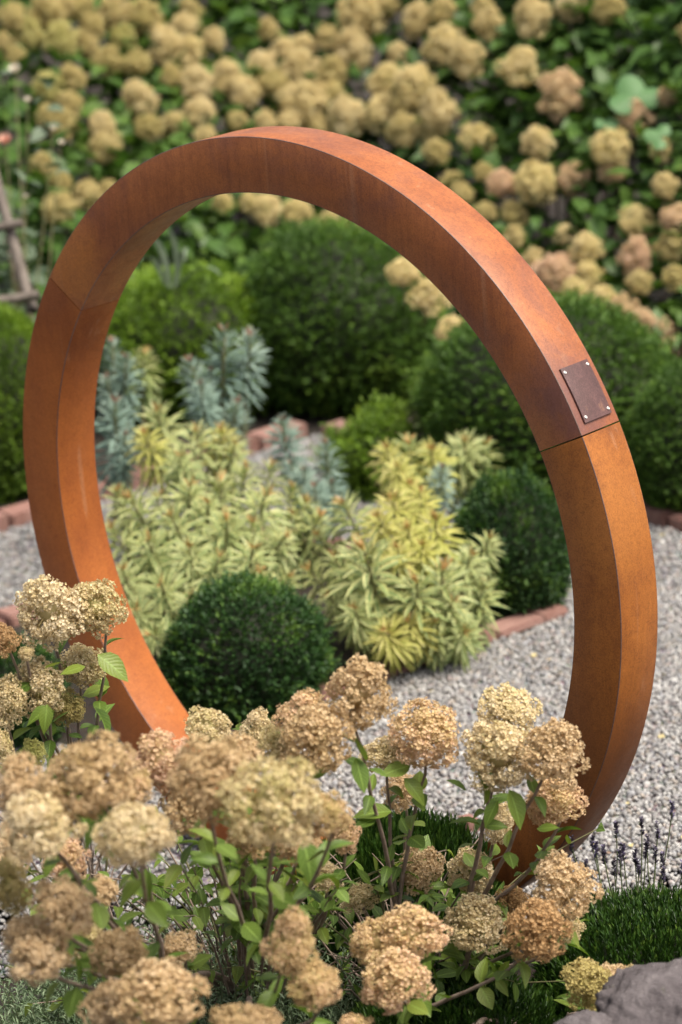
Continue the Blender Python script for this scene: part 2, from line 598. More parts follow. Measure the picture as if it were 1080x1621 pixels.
Mq = np.stack([np.stack([1 - 2 * (qy**2 + qz**2), 2 * (qx*qy - qz*qw), 2 * (qx*qz + qy*qw)], -1),
               np.stack([2 * (qx*qy + qz*qw), 1 - 2 * (qx**2 + qz**2), 2 * (qy*qz - qx*qw)], -1),
               np.stack([2 * (qx*qz - qy*qw), 2 * (qy*qz + qx*qw), 1 - 2 * (qx**2 + qy**2)], -1)], 1)
iV, iF = ico(1)
pal = np.array([(.50, .48, .46), (.62, .60, .58), (.40, .385, .38), (.30, .285, .285), (.50, .43, .37), (.44, .44, .46), (.72, .70, .67), (.20, .185, .19), (.52, .44, .42)])
pc = pal[rng.choice(len(pal), K, p=[.22, .16, .17, .10, .10, .10, .06, .05, .04])] * rng.uniform(.50, .82, (K, 1)) * np.array([.985, .985, .98])
VV, FF, TT, off = [], [], [], 0
for k in range(6):                                     # six stone shapes
    sel = np.arange(K) % 6 == k
    sV = iV * (1 + rng.uniform(-.22, .22, (len(iV), 1))) * np.array([1.25, 1.0, .72])
    T = np.stack([gx[sel], gy[sel], rng.uniform(-.001, .0055, sel.sum())], -1)
    V, F, _, _ = scatter(sV, iF, Mq[sel], T, sizes[sel][:, None], np.zeros(sel.sum()))
    VV.append(V); FF.append(F + off); TT.append(np.repeat(pc[sel], len(sV), 0)); off += len(V)
gr = link('gravel', mk('gravel', np.concatenate(VV), np.concatenate(FF), M_STONE, np.concatenate(TT), True))
tag(gr, 'loose grey and white pea gravel covering the garden path', 'gravel', kind='stuff')

K2 = 420
lx = rng.uniform(-1.3, 1.5, K2); ly = rng.uniform(NEAR_Y, 3.0, K2)
sel = inside(outer, lx, ly) & ~inside(inner, lx, ly)
lx, ly = lx[sel], ly[sel]
K2 = len(lx)
bits = np.array([(.62, .48, .30), (.36, .20, .10), (.22, .13, .08), (.55, .45, .2)])[rng.integers(0, 4, K2)]
LV = np.array([(0, 0, 0), (.4, .5, .15), (0, 1, .1), (-.4, .5, .15)])
axb = np.stack([rng.normal(0, 1, K2), rng.normal(0, 1, K2), rng.normal(0, .15, K2)], -1)
V, F, _, _ = scatter(LV, np.array([(0, 1, 2), (0, 2, 3)]), frames(axb, rng.normal(0, .4, K2)), np.stack([lx, ly, np.full(K2, .009)], -1), rng.uniform(.008, .024, K2)[:, None], np.zeros(K2))
lt = link('fallen_petals', mk('fallen_petals', V, F, M_STONE, np.repeat(bits, 4, 0)))
tag(lt, 'dry petals and leaf bits scattered over the gravel', 'fallen petals', kind='stuff')

# ------------------------------------------------------------------ brick edging, every brick its own piece
brick_me = []
for k in range(4):
    bm = bmesh.new()
    bmesh.ops.create_cube(bm, size=1)
    for v in bm.verts:
        v.co = Vector((v.co.x * .19, v.co.y * .092, v.co.z * .1)) + Vector([random.uniform(-.003, .003) for _ in range(3)])
    bmesh.ops.bevel(bm, geom=bm.edges[:], offset=.006, segments=2, affect='EDGES')
    for v in bm.verts: v.co += Vector([random.uniform(-.0012, .0012) for _ in range(3)])
    me = bpy.data.meshes.new('brick'); bm.to_mesh(me); bm.free()
    me.materials.append(M_BRICK)
    brick_me.append(me)


def edging(name, a, b, label, h=.055, side=0.0, step=.2):
    d = b - a; L = np.linalg.norm(d); d = d / L
    rz = math.atan2(d[1], d[0])
    root = empty(name, (*a, 0), rz)
    tag(root, label, 'brick edging', 'brick edging around the gravel path')
    k = 0
    x = step / 2
    while x < L:
        link('brick', random.choice(brick_me), root, M=Matrix.Translation((x, side + random.uniform(-.006, .006), h - .05 + random.uniform(-.006, .006)))
             @ Matrix.Rotation(random.uniform(-.035, .035), 4, 'Z') @ Matrix.Rotation(random.uniform(-.03, .03), 4, 'X'))
        x += step
    return root


edging('brick_edging', OC + er * .02, OC + er * 3.2, 'straight red brick edging at the foot of the clipped balls, right of the back corner', .045, .05)
edging('brick_edging', OC + el * .02, OC + el * 2.8, 'straight red brick edging at the foot of the clipped balls, left of the back corner', .045, -.05)
edging('brick_edging', IL, IC, 'low red brick edging in front of the yellow spurge plants', .016, .05)
edging('brick_edging', IC, IB, 'red brick edging behind the clipped ball inside the ring', .02, .05)
edging('brick_edging', IBL, IB, 'red brick edging on the far left side of the middle bed', .03, -.05)
lb = link('loose_brick', brick_me[1], None, (*G(742, 1300, .02)[:2], .01))
lb.rotation_euler = (0, 0, .5); lb.scale = (.16, .5, .4)
tag(lb, 'broken piece of red brick lying on the gravel beside the ring foot', 'brick')

# ------------------------------------------------------------------ the steel ring
ring = empty('steel_ring', (0, 0, 0), -PSI)
tag(ring, 'large rusty steel ring standing upright on the gravel with a small plate on its rim', 'ring sculpture')
R_IN, HALF = .865 * R, .0675 * R


def sweep(a0, a1, prof, n=60):
    t = np.linspace(a0, a1, n)
    k = len(prof)
    V = np.array([[(r * math.cos(x), y, RING_Z + r * math.sin(x)) for r, y in prof] for x in t]).reshape(-1, 3)
    F = []
    for i in range(n - 1):
        for j in range(k):
            F.append((i * k + j, i * k + (j + 1) % k, (i + 1) * k + (j + 1) % k, (i + 1) * k + j))
    caps = [tuple(range(k))[::-1], tuple(range((n - 1) * k, n * k))]
    return V, np.array(F), np.array(caps)


def bevelled(r0, r1, y0, y1, b):
    return [(r0 + b, y0), (r1 - b, y0), (r1 - b * .3, y0 + b * .3), (r1, y0 + b), (r1, y1 - b), (r1 - b * .3, y1 - b * .3),
            (r1 - b, y1), (r0 + b, y1), (r0 + b * .3, y1 - b * .3), (r0, y1 - b), (r0, y0 + b), (r0 + b * .3, y0 + b * .3)]


gap = .0014 / R
cuts = [math.radians(23.5), math.radians(144.5), math.radians(264)]
for k in range(3):
    a0, a1 = cuts[k], cuts[(k + 1) % 3] + (2 * math.pi if k == 2 else 0)
    V, F, C = sweep(a0 + gap, a1 - gap, bevelled(R_IN, R, -HALF, HALF, .0018), 90)
    edge = np.tile(np.array([1 if j in (1, 2, 4, 5, 7, 8, 10, 11) else 0 for j in range(12)]), 89)
    me = mk('ring_segment', V, [F, C], [M_RUST[k], M_RUST[3]], mi=np.concatenate([edge, [0, 0]]))
    for pg in me.polygons: pg.use_smooth = False
    # smooth along the sweep, sharp across the section
    me.polygons.foreach_set('use_smooth', np.ones(len(me.polygons), bool))
    me.set_sharp_from_angle(angle=math.radians(24))
    o = link('ring_segment', me, ring)
    o['label'] = ['upper third of the ring carrying the small plate', 'lower left third of the ring', 'right third of the ring below the joint'][k]

V, F, C = sweep(math.radians(24.9), math.radians(32.4), bevelled(R + .0006, R + .0048, -HALF + .018, HALF - .016, .0012), 14)
me = mk('plate', V, [F, C], M_PLATE, smooth=True); me.set_sharp_from_angle(angle=math.radians(24))
plate = link('plate', me, ring)
plate['label'] = 'small dark plate held by four screws'
prof = [(r_ * .85, h_ * .9) for r_, h_ in [(.0001, .0005), (.0016, .0005), (.0017, .0024), (.0032, .0022), (.0043, .0012), (.0046, 0)]]
Vs = np.array([[(r * math.cos(t), r * math.sin(t), h) for t in np.arange(16) / 16 * 2 * math.pi] for r, h in prof]).reshape(-1, 3)
Fs = np.array([(i * 16 + j, i * 16 + (j + 1) % 16, (i + 1) * 16 + (j + 1) % 16, (i + 1) * 16 + j) for i in range(len(prof) - 1) for j in range(16)])[:, ::-1]
screw_me = mk('screw', Vs, Fs, M_SCREW, smooth=True)
for an in (25.55, 31.75):
    for y in (-HALF + .0245, HALF - .0225):
        t = math.radians(an)
        M = Matrix.Translation(((R + .0046) * math.cos(t), y, RING_Z + (R + .0046) * math.sin(t))) @ Matrix.Rotation(math.pi / 2 - t, 4, 'Y')
        link('screw', screw_me, plate, M=M)

# ------------------------------------------------------------------ clipped box balls
def box_mesh(name, mat, n_sprig, seed, rough=.05, leaf=.034, asp=.55, flat=1.0):
    """unit-radius clipped ball: sprigs of small leaves over an added dark core that blocks light"""
    r = np.random.default_rng(seed)
    d = sphere_dirs(n_sprig) + r.normal(0, .02, (n_sprig, 3)); d /= np.linalg.norm(d, axis=1, keepdims=True)
    lum = lumps(d, 170, rough * 1.7, 150, r) * lumps(d, 18, rough * 2.0, 9, r)
    stray = np.where(r.random(n_sprig) < .08, r.uniform(1.02, 1.10, n_sprig), 1.0)
    c = d * (lum * stray * r.uniform(.91, 1.02, n_sprig))[:, None]
    ax = d + r.normal(0, .42, d.shape) + np.array([0, 0, .45]); ax /= np.linalg.norm(ax, axis=1, keepdims=True)
    patch = lumps(d, 60, .9, 60, r) - 1
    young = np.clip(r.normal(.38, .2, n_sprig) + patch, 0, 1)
    acc = Acc()
    per = 7
    for j in range(per):
        f = j / (per - 1)
        M0 = frames(ax, r.uniform(0, 6.28, n_sprig))
        out = M0[:, :, 0]
        la = ax * (.45 + .7 * f) + out * (1 - .35 * f)
        Ml = frames(la, r.uniform(-.6, .6, n_sprig))
        T = c + ax * ((f - .7) * leaf * 2.2)[..., None] if np.ndim(f) else c + ax * ((f - .7) * leaf * 2.2)
        L = leaf * r.uniform(.75, 1.2, n_sprig)
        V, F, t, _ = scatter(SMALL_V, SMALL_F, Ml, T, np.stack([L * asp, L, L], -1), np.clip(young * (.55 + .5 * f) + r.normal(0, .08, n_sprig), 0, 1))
        acc.add(V, F, t)
    nl = acc.n
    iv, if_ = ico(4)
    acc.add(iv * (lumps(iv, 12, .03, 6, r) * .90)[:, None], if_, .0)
    V = np.concatenate(acc.V); V[:, 2] *= flat
    F = np.concatenate(acc.F[3])
    me = mk(name, V, F, [mat, M_CORE], np.concatenate(acc.T), False, None, (F[:, 0] >= nl).astype(int))
    return me


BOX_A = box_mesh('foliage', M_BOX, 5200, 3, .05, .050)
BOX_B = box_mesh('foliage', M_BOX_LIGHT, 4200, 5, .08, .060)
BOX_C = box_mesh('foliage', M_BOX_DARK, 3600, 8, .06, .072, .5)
BOX_D = box_mesh('foliage', M_BOX_LIGHT, 1300, 12, .24, .15, .42)
TRUNK_V, TRUNK_F = tube([(0, 0, -1.0), (.02, 0, -.6), (0, .02, -.1), (0, 0, .3)], .06, .03, 8)
trunk_me = mk('trunk', TRUNK_V, TRUNK_F, M_STEM, smooth=True)


def box_ball(cx, cy, rx, rz, me, label, depth=None, lift=.84):
    """a ball seen at (cx, cy) with half-width rx and half-height rz in pixels, standing on the ground"""
    v = ray(cx, cy)
    D = depth or CAM[2] / (lift * rz / FPX - v[2])
    c = P(cx, cy, D)
    s = rx / FPX * D; sz = rz / FPX * D
    root = empty('boxwood_ball', (c[0], c[1], 0))
    tag(root, label, 'box ball', 'clipped box balls')
    o = link('foliage', me, root, M=Matrix.Translation((0, 0, c[2])) @ Matrix.Rotation(random.uniform(0, 6.28), 4, 'Z') @ Matrix.Diagonal((s, s, sz, 1)))
    o['kind'] = 'stuff'
    link('trunk', trunk_me, root, M=Matrix.Translation((0, 0, c[2])) @ Matrix.Diagonal((s, s, (c[2] + .02), 1)))
    return root


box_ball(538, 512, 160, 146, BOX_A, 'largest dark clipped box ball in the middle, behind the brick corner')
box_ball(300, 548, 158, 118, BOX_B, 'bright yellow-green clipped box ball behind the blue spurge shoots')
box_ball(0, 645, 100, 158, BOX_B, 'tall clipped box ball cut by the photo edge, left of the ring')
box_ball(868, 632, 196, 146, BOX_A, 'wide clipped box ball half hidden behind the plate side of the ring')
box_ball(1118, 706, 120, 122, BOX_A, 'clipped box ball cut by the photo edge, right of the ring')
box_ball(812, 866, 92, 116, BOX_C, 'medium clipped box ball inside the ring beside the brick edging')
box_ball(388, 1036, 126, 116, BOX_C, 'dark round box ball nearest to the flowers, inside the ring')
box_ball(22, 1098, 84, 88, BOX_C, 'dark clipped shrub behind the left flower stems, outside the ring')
box_ball(592, 730, 64, 60, BOX_D, 'small loose bright green box bush above the yellow spurge', None, .8)

# ------------------------------------------------------------------ spurge (euphorbia)
SL_V, SL_F, SL_U = leaf_template(5, .135, .3, .34, .85)
BL_V, BL_F, BL_U = leaf_template(5, .17, .12, .25, .7)


def rosette(seed, n, height, L, upright, tipn):
    """leaf frames of one shoot, top first: axis +Z, unit = metres"""
    r = np.random.default_rng(seed)
    M, T, S = [], [], []
    for i in range(n):
        f = i / (n - 1)                                # 0 at the top
        a = i * 2.39996 + r.normal(0, .12)
        el = math.radians(76 - 108 * f ** .62 * upright + r.normal(0, 8))
        ax = np.array([math.cos(a) * math.cos(el), math.sin(a) * math.cos(el), math.sin(el)])
        M.append(frames(ax[None], np.array([r.normal(0, .15)]))[0])
        T.append((.006 * math.cos(a), .006 * math.sin(a), -height * f ** 1.1))
        S.append(L * (.5 + .62 * min(1, f * 2.5)) * (1 - .15 * f) * r.uniform(.88, 1.1))
    return np.array(M), np.array(T), np.array(S)


def shoot_kit(mats_leaf, mat_tip, V, F, U, seeds, n, height, L, upright, nobj):
    kits = []
    for s in seeds:
        M, T, S = rosette(s, n, height, L, upright, 6)
        vis = np.arange(n) % 3 != 0
        single = [i for i in range(6, n) if i % 3][:nobj]
        rest = [i for i in range(n) if i not in single]
        acc = Acc()
        v, f, t, uv = scatter(V, F, M[rest], T[rest], S[rest][:, None], np.clip(1.0 - .95 * np.array(rest) / n + np.random.default_rng(s).normal(0, .12, len(rest)), 0, 1), U)
        acc.add(v, f, t, uv)
        rest_me = acc.mesh('leaves', mats_leaf)
        acc = Acc()
        v, f = tube([(0, 0, -height - .16), (.004, 0, -height * .6), (0, 0, 0)], .0045, .003, 6)
        acc.add(v, f)
        stem_me = acc.mesh('shoot', M_GSTEM)
        r = np.random.default_rng(s + 90)
        acc = Acc()
        k = 9
        ax = np.stack([r.normal(0, .5, k), r.normal(0, .5, k), np.ones(k)], -1)
        v, f, t, uv = scatter(V, F, frames(ax, r.uniform(0, 6, k)), np.zeros((k, 3)) + [0, 0, .004], r.uniform(.3, .5, k)[:, None] * L, r.uniform(0, 1, k), U)
        acc.add(v, f, t, uv)
        tip_me = acc.mesh('tip', mat_tip)
        leaf_me = mk('leaf', V, F, mats_leaf, np.full(len(V), .72), True, U)
        kits.append((stem_me, rest_me, tip_me, leaf_me, [(M[i], T[i], S[i]) for i in single]))
    return kits


KIT_V = shoot_kit(M_VARI, M_VTIP, SL_V, SL_F, SL_U, (1, 2, 3), 76, .165, .071, 1.0, 15)
KIT_Y = shoot_kit(M_VARI_YEL, M_VTIP, SL_V, SL_F, SL_U, (4, 5), 72, .14, .069, .98, 15)
KIT_B = shoot_kit(M_BLUE, M_BTIP, BL_V, BL_F, BL_U, (6, 7), 92, .17, .053, .9, 15)


def spurge(name, label, cat, base, shoots):
    """shoots: (px, py of the tip, depth, size, kit)"""
    root = empty(name, (base[0], base[1], 0))
    tag(root, label, cat, 'spurge plants in the middle bed')
    b = Vector((base[0], base[1], 0))
    for px, py, d, s, kit in shoots:
        tip = Vector(P(px, py, d)) - b
        ax = Vector((tip.x * .8 + random.uniform(-.08, .08), tip.y * .5 - .06 + random.uniform(-.16, .12), max(tip.z, .15) + .12)).normalized()
        k = random.choice(kit)
        Mx = Matrix.Translation(tip) @ ax.to_track_quat('Z', 'Y').to_matrix().to_4x4() @ Matrix.Rotation(random.uniform(0, 6.28), 4, 'Z') @ Matrix.Scale(s * random.uniform(.95, 1.25), 4)
        sh = link('shoot', k[0], root, M=Mx)
        lv = link('leaves', k[1], sh); lv['kind'] = 'stuff'
        link('tip', k[2], sh)
        for (M, T, S) in k[4]:
            m4 = Matrix(M.tolist()).to_4x4() @ Matrix.Scale(S, 4)
            m4.translation = Vector(T)
            link('leaf', k[3], sh, M=m4)
        # the bare stalk from the shoot down to the plant's foot
        pts = bez(np.zeros(3), np.array([tip.x * .5, tip.y * .5, .05]), np.array(tip - ax * (.13 * s)), 6)
        v, f = tube(pts, .006, .0045, 5)
        link('stalk', mk('stalk', v, f, M_GSTEM, smooth=True), root)
    return root


V, Y, B = KIT_V, KIT_Y, KIT_B
spurge('variegated_spurge', 'bushy cream and yellow spurge with orange tips beside the right box ball', 'spurge', P(655, 1000, 8.0),
       [(545, 800, 7.85, 1.05, V), (578, 876, 7.55, 1.35, V), (622, 792, 7.8, 1.05, Y), (665, 782, 7.85, 1.0, Y), (600, 820, 7.75, .95, Y), (645, 838, 7.7, 1.0, Y),
        (690, 825, 7.75, .95, Y), (650, 770, 7.95, .9, Y), (700, 905, 7.6, 1.05, V), (660, 925, 7.55, 1.0, V), (745, 880, 7.7, .9, V), (765, 925, 7.75, .85, V),
        (715, 955, 7.6, .95, V), (648, 985, 7.55, .9, Y), (690, 985, 7.6, .85, V), (530, 885, 7.75, .8, V), (775, 855, 7.85, .7, V), (505, 850, 7.9, .85, V), (490, 905, 7.8, .8, V), (520, 945, 7.65, .8, V), (560, 965, 7.5, .75, V), (610, 1000, 7.5, .8, Y), (735, 1000, 7.6, .75, V), (670, 865, 7.65, .9, Y), (630, 870, 7.62, .85, Y)])
spurge('variegated_spurge', 'pale yellow spurge with short shoots standing behind the bushy one', 'spurge', P(680, 800, 8.6),
       [(612, 712, 8.3, .95, Y), (648, 705, 8.35, 1.0, V), (682, 715, 8.35, .9, Y), (738, 702, 8.45, 1.0, V), (768, 706, 8.5, .85, V), (628, 740, 8.2, .9, Y), (700, 742, 8.25, .85, B), (742, 800, 8.1, .75, B)])
spurge('variegated_spurge', 'wide cream spurge clump above the dark round box ball', 'spurge', P(320, 960, 8.0),
       [(208, 792, 7.9, 1.0, V), (300, 775, 7.95, 1.05, V), (348, 765, 8.05, .95, V), (418, 790, 7.85, 1.2, V), (272, 818, 7.8, 1.0, V), (360, 828, 7.75, 1.05, V), (235, 858, 7.7, 1.0, V),
        (300, 868, 7.65, 1.0, V), (345, 885, 7.6, .95, V), (195, 905, 7.65, .95, V), (255, 925, 7.55, .95, V), (305, 945, 7.5, .8, V), (400, 870, 7.65, .95, V), (462, 775, 8.05, .85, V),
        (450, 850, 7.8, .8, V), (215, 965, 7.5, .85, V), (410, 910, 7.65, .85, V), (455, 915, 7.7, .75, V), (240, 1005, 7.4, .8, V), (480, 960, 7.6, .7, V), (250, 790, 8.0, .85, V), (390, 745, 8.1, .9, V), (428, 740, 8.2, .85, V), (485, 800, 8.0, .9, V), (505, 822, 7.95, .85, V), (462, 818, 7.95, .85, V), (178, 840, 7.8, .9, V), (185, 780, 8.0, .85, V), (330, 800, 7.9, .95, V), (400, 830, 7.8, .9, V)])
spurge('variegated_spurge', 'loose yellow spurge with drooping leaves close to the left inner rim of the ring', 'spurge', P(300, 780, 8.5),
       [(248, 655, 8.4, 1.05, V), (312, 688, 8.3, 1.05, V), (352, 684, 8.35, 1.0, Y), (372, 705, 8.3, .85, V), (230, 690, 8.3, .9, Y), (285, 722, 8.15, .9, V)])
spurge('blue_spurge', 'tall blue-green spurge shoots in front of the bright box ball', 'spurge', P(350, 720, 8.8),
       [(302, 575, 8.6, 1.15, B), (356, 530, 8.65, 1.2, B), (396, 533, 8.7, 1.15, B), (318, 610, 8.5, .95, B), (375, 640, 8.6, .9, B), (335, 590, 8.75, .9, B)])
spurge('blue_spurge', 'blue-green spurge shoots half hidden by the left side of the ring', 'spurge', P(190, 760, 8.6),
       [(178, 545, 8.7, 1.1, B), (200, 570, 8.6, .9, B), (228, 562, 8.75, .75, V), (182, 640, 8.4, 1.15, B), (170, 600, 8.6, 1.0, B), (198, 690, 8.3, .9, B)])
spurge('blue_spurge', 'pair of small blue-green spurge shoots over the gravel near the brick corner', 'spurge', P(490, 800, 8.6),
       [(447, 668, 8.5, 1.0, B), (515, 705, 8.4, 1.0, B), (480, 745, 8.3, .85, B), (498, 772, 8.25, .8, B), (460, 735, 8.35, .8, B), (525, 765, 8.3, .75, B)])

# ------------------------------------------------------------------ hydrangea flower heads
def head_mesh(seed, cone):
    """one panicle, about unit width, centred: small rounded clusters of four-petalled florets"""
    r = np.random.default_rng(seed)
    acc = Acc()
    sep = np.array([(0, 0, 0), (.50, .5, .12), (.0, 1.0, .28), (-.50, .5, .12)], float)
    sf = np.array([(0, 1, 2), (0, 2, 3)])
    NC = 46
    d = sphere_dirs(NC) + r.normal(0, .13, (NC, 3)); d /= np.linalg.norm(d, axis=1, keepdims=True)
    k = np.clip(d[:, 2], -.3, 1)
    rad = r.uniform(.27, .42, NC)
    keep = r.random(NC) > .03
    d, k, rad = d[keep], k[keep], rad[keep]
    NC = len(d)
    cc = np.stack([d[:, 0] * rad * (1 - cone * k), d[:, 1] * rad * (1 - cone * k), d[:, 2] * rad * (1.0 + .25 * cone)], -1)
    cr = r.uniform(.10, .165, NC)
    patch = np.clip(lumps(d, 6, 1.0, 3, r) - .95, -.5, .6) * .55
    for i in range(NC):
        N = int(46 * (cr[i] / .14) ** 2)
        e = r.normal(size=(N, 3)) + d[i] * .75; e /= np.linalg.norm(e, axis=1, keepdims=True)
        c = cc[i] + e * cr[i] * r.uniform(.62, 1.08, (N, 1))
        nrm = e + d[i] * .4 + r.normal(0, .4, e.shape)
        Mf = frames(nrm, r.uniform(0, 6.28, N))
        size = r.uniform(.026, .046, N)
        tint = np.clip(.5 + patch[i] + r.normal(0, .08) + r.normal(0, .16, N), 0, 1)
        for q in range(4):
            a = q * math.pi / 2
            out = Mf[:, :, 0] * math.cos(a) + Mf[:, :, 2] * math.sin(a)
            ax = out + Mf[:, :, 1] * r.uniform(.2, .75, (N, 1))
            ax /= np.linalg.norm(ax, axis=1, keepdims=True)
            side = np.cross(ax, Mf[:, :, 1]); side /= np.linalg.norm(side, axis=1, keepdims=True)
            Ms = np.stack([side, ax, np.cross(side, ax)], -1)
            V, F, t, _ = scatter(sep, sf, Ms, c, size[:, None] * r.uniform(.8, 1.2, N)[:, None], tint)
            acc.add(V, F, t)
    iv, if_ = ico(2)
    acc.add(iv * np.array([.2, .2, .22]), if_, .0)
    for i in range(NC):                                # the short stalks that carry the clusters
        v, f = tube([np.zeros(3), cc[i] * .6, cc[i]], .012, .008, 4)
        acc.add(v, np.concatenate([f[:, [0, 1, 2]], f[:, [0, 2, 3]]]), .05)
    return np.concatenate(acc.V), np.concatenate(acc.F[3]), np.concatenate(acc.T)


HEADS = {}
for k in range(6):
    hv, hf, ht = head_mesh(100 + k, (.15, .4, .1, .55, .3, .35)[k])
    for c in M_FL:
        HEADS[(k, c)] = mk('flower_head', hv, hf, M_FL[c], ht, False)
HL_V, HL_F, HL_U = leaf_template(6, .56, .22, .14, .78)
LEAF_HYD = [mk('leaf', HL_V * np.array([wd, 1, cv]), HL_F, M_HYD, np.full(len(HL_V), tn), True, HL_U) for wd, cv, tn in ((1, 1, .25), (.85, 1.6, .55), (1.1, .4, .4))]
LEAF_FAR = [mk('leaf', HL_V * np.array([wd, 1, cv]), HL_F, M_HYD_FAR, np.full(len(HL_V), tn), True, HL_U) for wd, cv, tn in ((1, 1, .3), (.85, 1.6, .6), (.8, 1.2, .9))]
_flip = {}


def add_head(root, base, px, py, wpx, hpx, depth, colour, tilt=.3, face=.25):
    """a flower head whose middle is seen at (px, py); returns the point where its stem joins"""
    c = Vector(P(px, py, depth)) - base
    w_, h_ = wpx / FPX * depth, hpx / FPX * depth
    ax = Vector((random.uniform(-tilt, tilt), -face + random.uniform(-tilt, tilt), 1)).normalized()
    q = ax.to_track_quat('Z', 'Y').to_matrix().to_4x4()
    M = Matrix.Translation(c) @ q @ Matrix.Rotation(random.uniform(0, 6.28), 4, 'Z') @ Matrix.Diagonal((w_, w_, h_, 1))
    link('flower_head', HEADS[(random.randrange(6), colour)], root, M=M)
    return np.array(c - ax * (h_ * .42)), np.array(ax)


# ------------------------------------------------------------------ hydrangea hedge at the back
def yb(x):
    return np.where(x > .085, 4.62 - (x - .085) * 1.2, 4.62 + (x - .085) * .55)


def hedge_z(x, y):
    return np.clip(.22 + .6 * (y - yb(x)), .0, 1.42)


def hedge_hit(px, py):
    v = ray(px, py)
    for d in np.arange(9.0, 15, .02):
        q = CAM + v * d
        if q[2] <= hedge_z(q[0], q[1]) and q[1] > yb(q[0]) - .15: return d
    return 12.0


far_heads = [
    (82, 12, 70, 'o'), (180, 18, 54, 'o'), (228, 28, 58, 'o'), (145, 42, 44, 'o'), (45, 54, 52, 'l'), (95, 62, 56, 'l'), (5, 66, 34, 'o'), (138, 68, 40, 'o'),
    (195, 62, 50, 'l'), (170, 97, 50, 'o'), (215, 100, 42, 'o'), (292, 45, 48, 't'), (252, 54, 32, 't'), (268, 76, 60, 't'), (305, 76, 40, 'c'), (338, 62, 38, 't'),
    (292, 102, 46, 't'), (310, 130, 52, 't'), (115, 122, 48, 'o'), (75, 137, 52, 'l'), (220, 155, 60, 't'), (160, 196, 48, 't'), (165, 230, 58, 'o'), (110, 162, 42, 'o'),
    (100, 196, 48, 'o'), (75, 184, 42, 'o'), (360, 120, 50, 't'), (387, 145, 52, 't'), (413, 101, 48, 't'), (432, 131, 44, 'o'), (450, 79, 38, 't'), (482, 74, 44, 't'),
    (475, 107, 64, 't'), (482, 162, 70, 't'), (526, 114, 46, 'o'), (530, 146, 36, 'c'), (235, 200, 44, 'o'), (275, 196, 44, 'o'), (315, 176, 56, 't'), (425, 46, 34, 'o'),
    (375, 190, 36, 'o'), (420, 192, 38, 't'), (325, 214, 34, 't'), (66, 262, 44, 'o'), (95, 290, 44, 'o'), (140, 310, 46, 'o'), (95, 330, 50, 'o'), (172, 300, 32, 'o'),
    (352, 318, 36, 'c'), (420, 330, 46, 'c'), (393, 318, 30, 'c'), (470, 335, 48, 'c'), (575, 20, 72, 't'), (665, 34, 66, 't'), (562, 80, 62, 't'), (700, 14, 44, 'o'),
    (630, 86, 42, 't'), (706, 72, 72, 'c'), (740, 92, 66, 't'), (773, 36, 54, 't'), (845, 28, 58, 't'), (905, 4, 54, 't'), (965, 12, 48, 'o'), (612, 128, 56, 'c'), (655, 132, 60, 'c'),
    (645, 152, 44, 'o'), (550, 184, 56, 't'), (610, 180, 62, 'c'), (640, 206, 62, 'o'), (692, 174, 60, 't'), (682, 216, 54, 'o'), (755, 220, 58, 'c'), (823, 105, 62, 'c'),
    (887, 147, 68, 'p'), (852, 226, 54, 'c'), (1005, 182, 62, 'p'), (968, 232, 66, 'c'), (968, 268, 44, 'p'), (718, 290, 46, 'o'), (765, 272, 34, 'o'), (795, 290, 50, 'p'),
    (850, 288, 60, 'c'), (910, 282, 58, 'p'), (1055, 152, 36, 'p'), (1052, 237, 36, 't'), (1052, 293, 42, 't'), (815, 340, 46, 'o'), (1010, 352, 54, 'c'), (1076, 346, 50, 'p'),
    (893, 372, 36, 't'), (928, 391, 50, 'c'), (1008, 404, 60, 'p'), (1062, 390, 48, 'o'), (932, 436, 50, 'c'), (880, 430, 54, 'p'), (846, 414, 40, 't'), (858, 442, 58, 'p'),
    (912, 466, 52, 'c'), (955, 472, 44, 'c'), (986, 490, 46, 'p'), (1020, 510, 42, 'p'), (1050, 526, 54, 'p'), (1070, 440, 44, 'o'), (1012, 446, 42, 'o'), (1072, 552, 40, 'p'),
    (640, 430, 50, 'c'), (680, 466, 54, 'c'), (716, 524, 50, 'c'), (525, 350, 42, 'c'), (552, 362, 48, 'c'), (586, 376, 46, 'c'), (690, 240, 42, 'o'), (730, 310, 40, 'o'),
    (270, 120, 34, 'o'), (20, 25, 40, 'o'), (125, 8, 40, 'o'), (300, 15, 40, 'o'), (520, 60, 38, 'o'), (610, 8, 44, 'o'), (505, 205, 46, 'o'), (455, 195, 40, 't'), (765, 10, 40, 'o'), (25, 90, 34, 'o'), (770, 335, 38, 'o'), (815, 375, 40, 'o'),
]
bush_x = [(-2.6, 1.0), (-1.35, 1.0), (-.75, .62), (-.2, .6), (.35, .6), (.9, .62), (1.75, 1.1)]
words = ['hydrangea bush at the far left end of the hedge, outside the picture edge',
         'olive-flowered hydrangea bush behind the wooden trellis',
         'hydrangea bush with olive and tan heads above the left joint of the ring',
         'hydrangea bush crowded with tan heads just left of the ring top',
         'hydrangea bush with large tan heads behind the ring top',
         'hydrangea bush with loose pinkish heads behind the plate side of the ring',
         'hydrangea bush of pink-edged heads hanging over the rightmost clipped box ball']
bushes = []
for (bx, wd), lab in zip(bush_x, words):
    b = Vector((bx, float(yb(np.array(bx))) + 1.2, 0))
    root = empty('hydrangea_bush', b)
    tag(root, lab, 'hydrangea', 'hydrangea hedge behind the clipped balls')
    bushes.append((root, b, []))
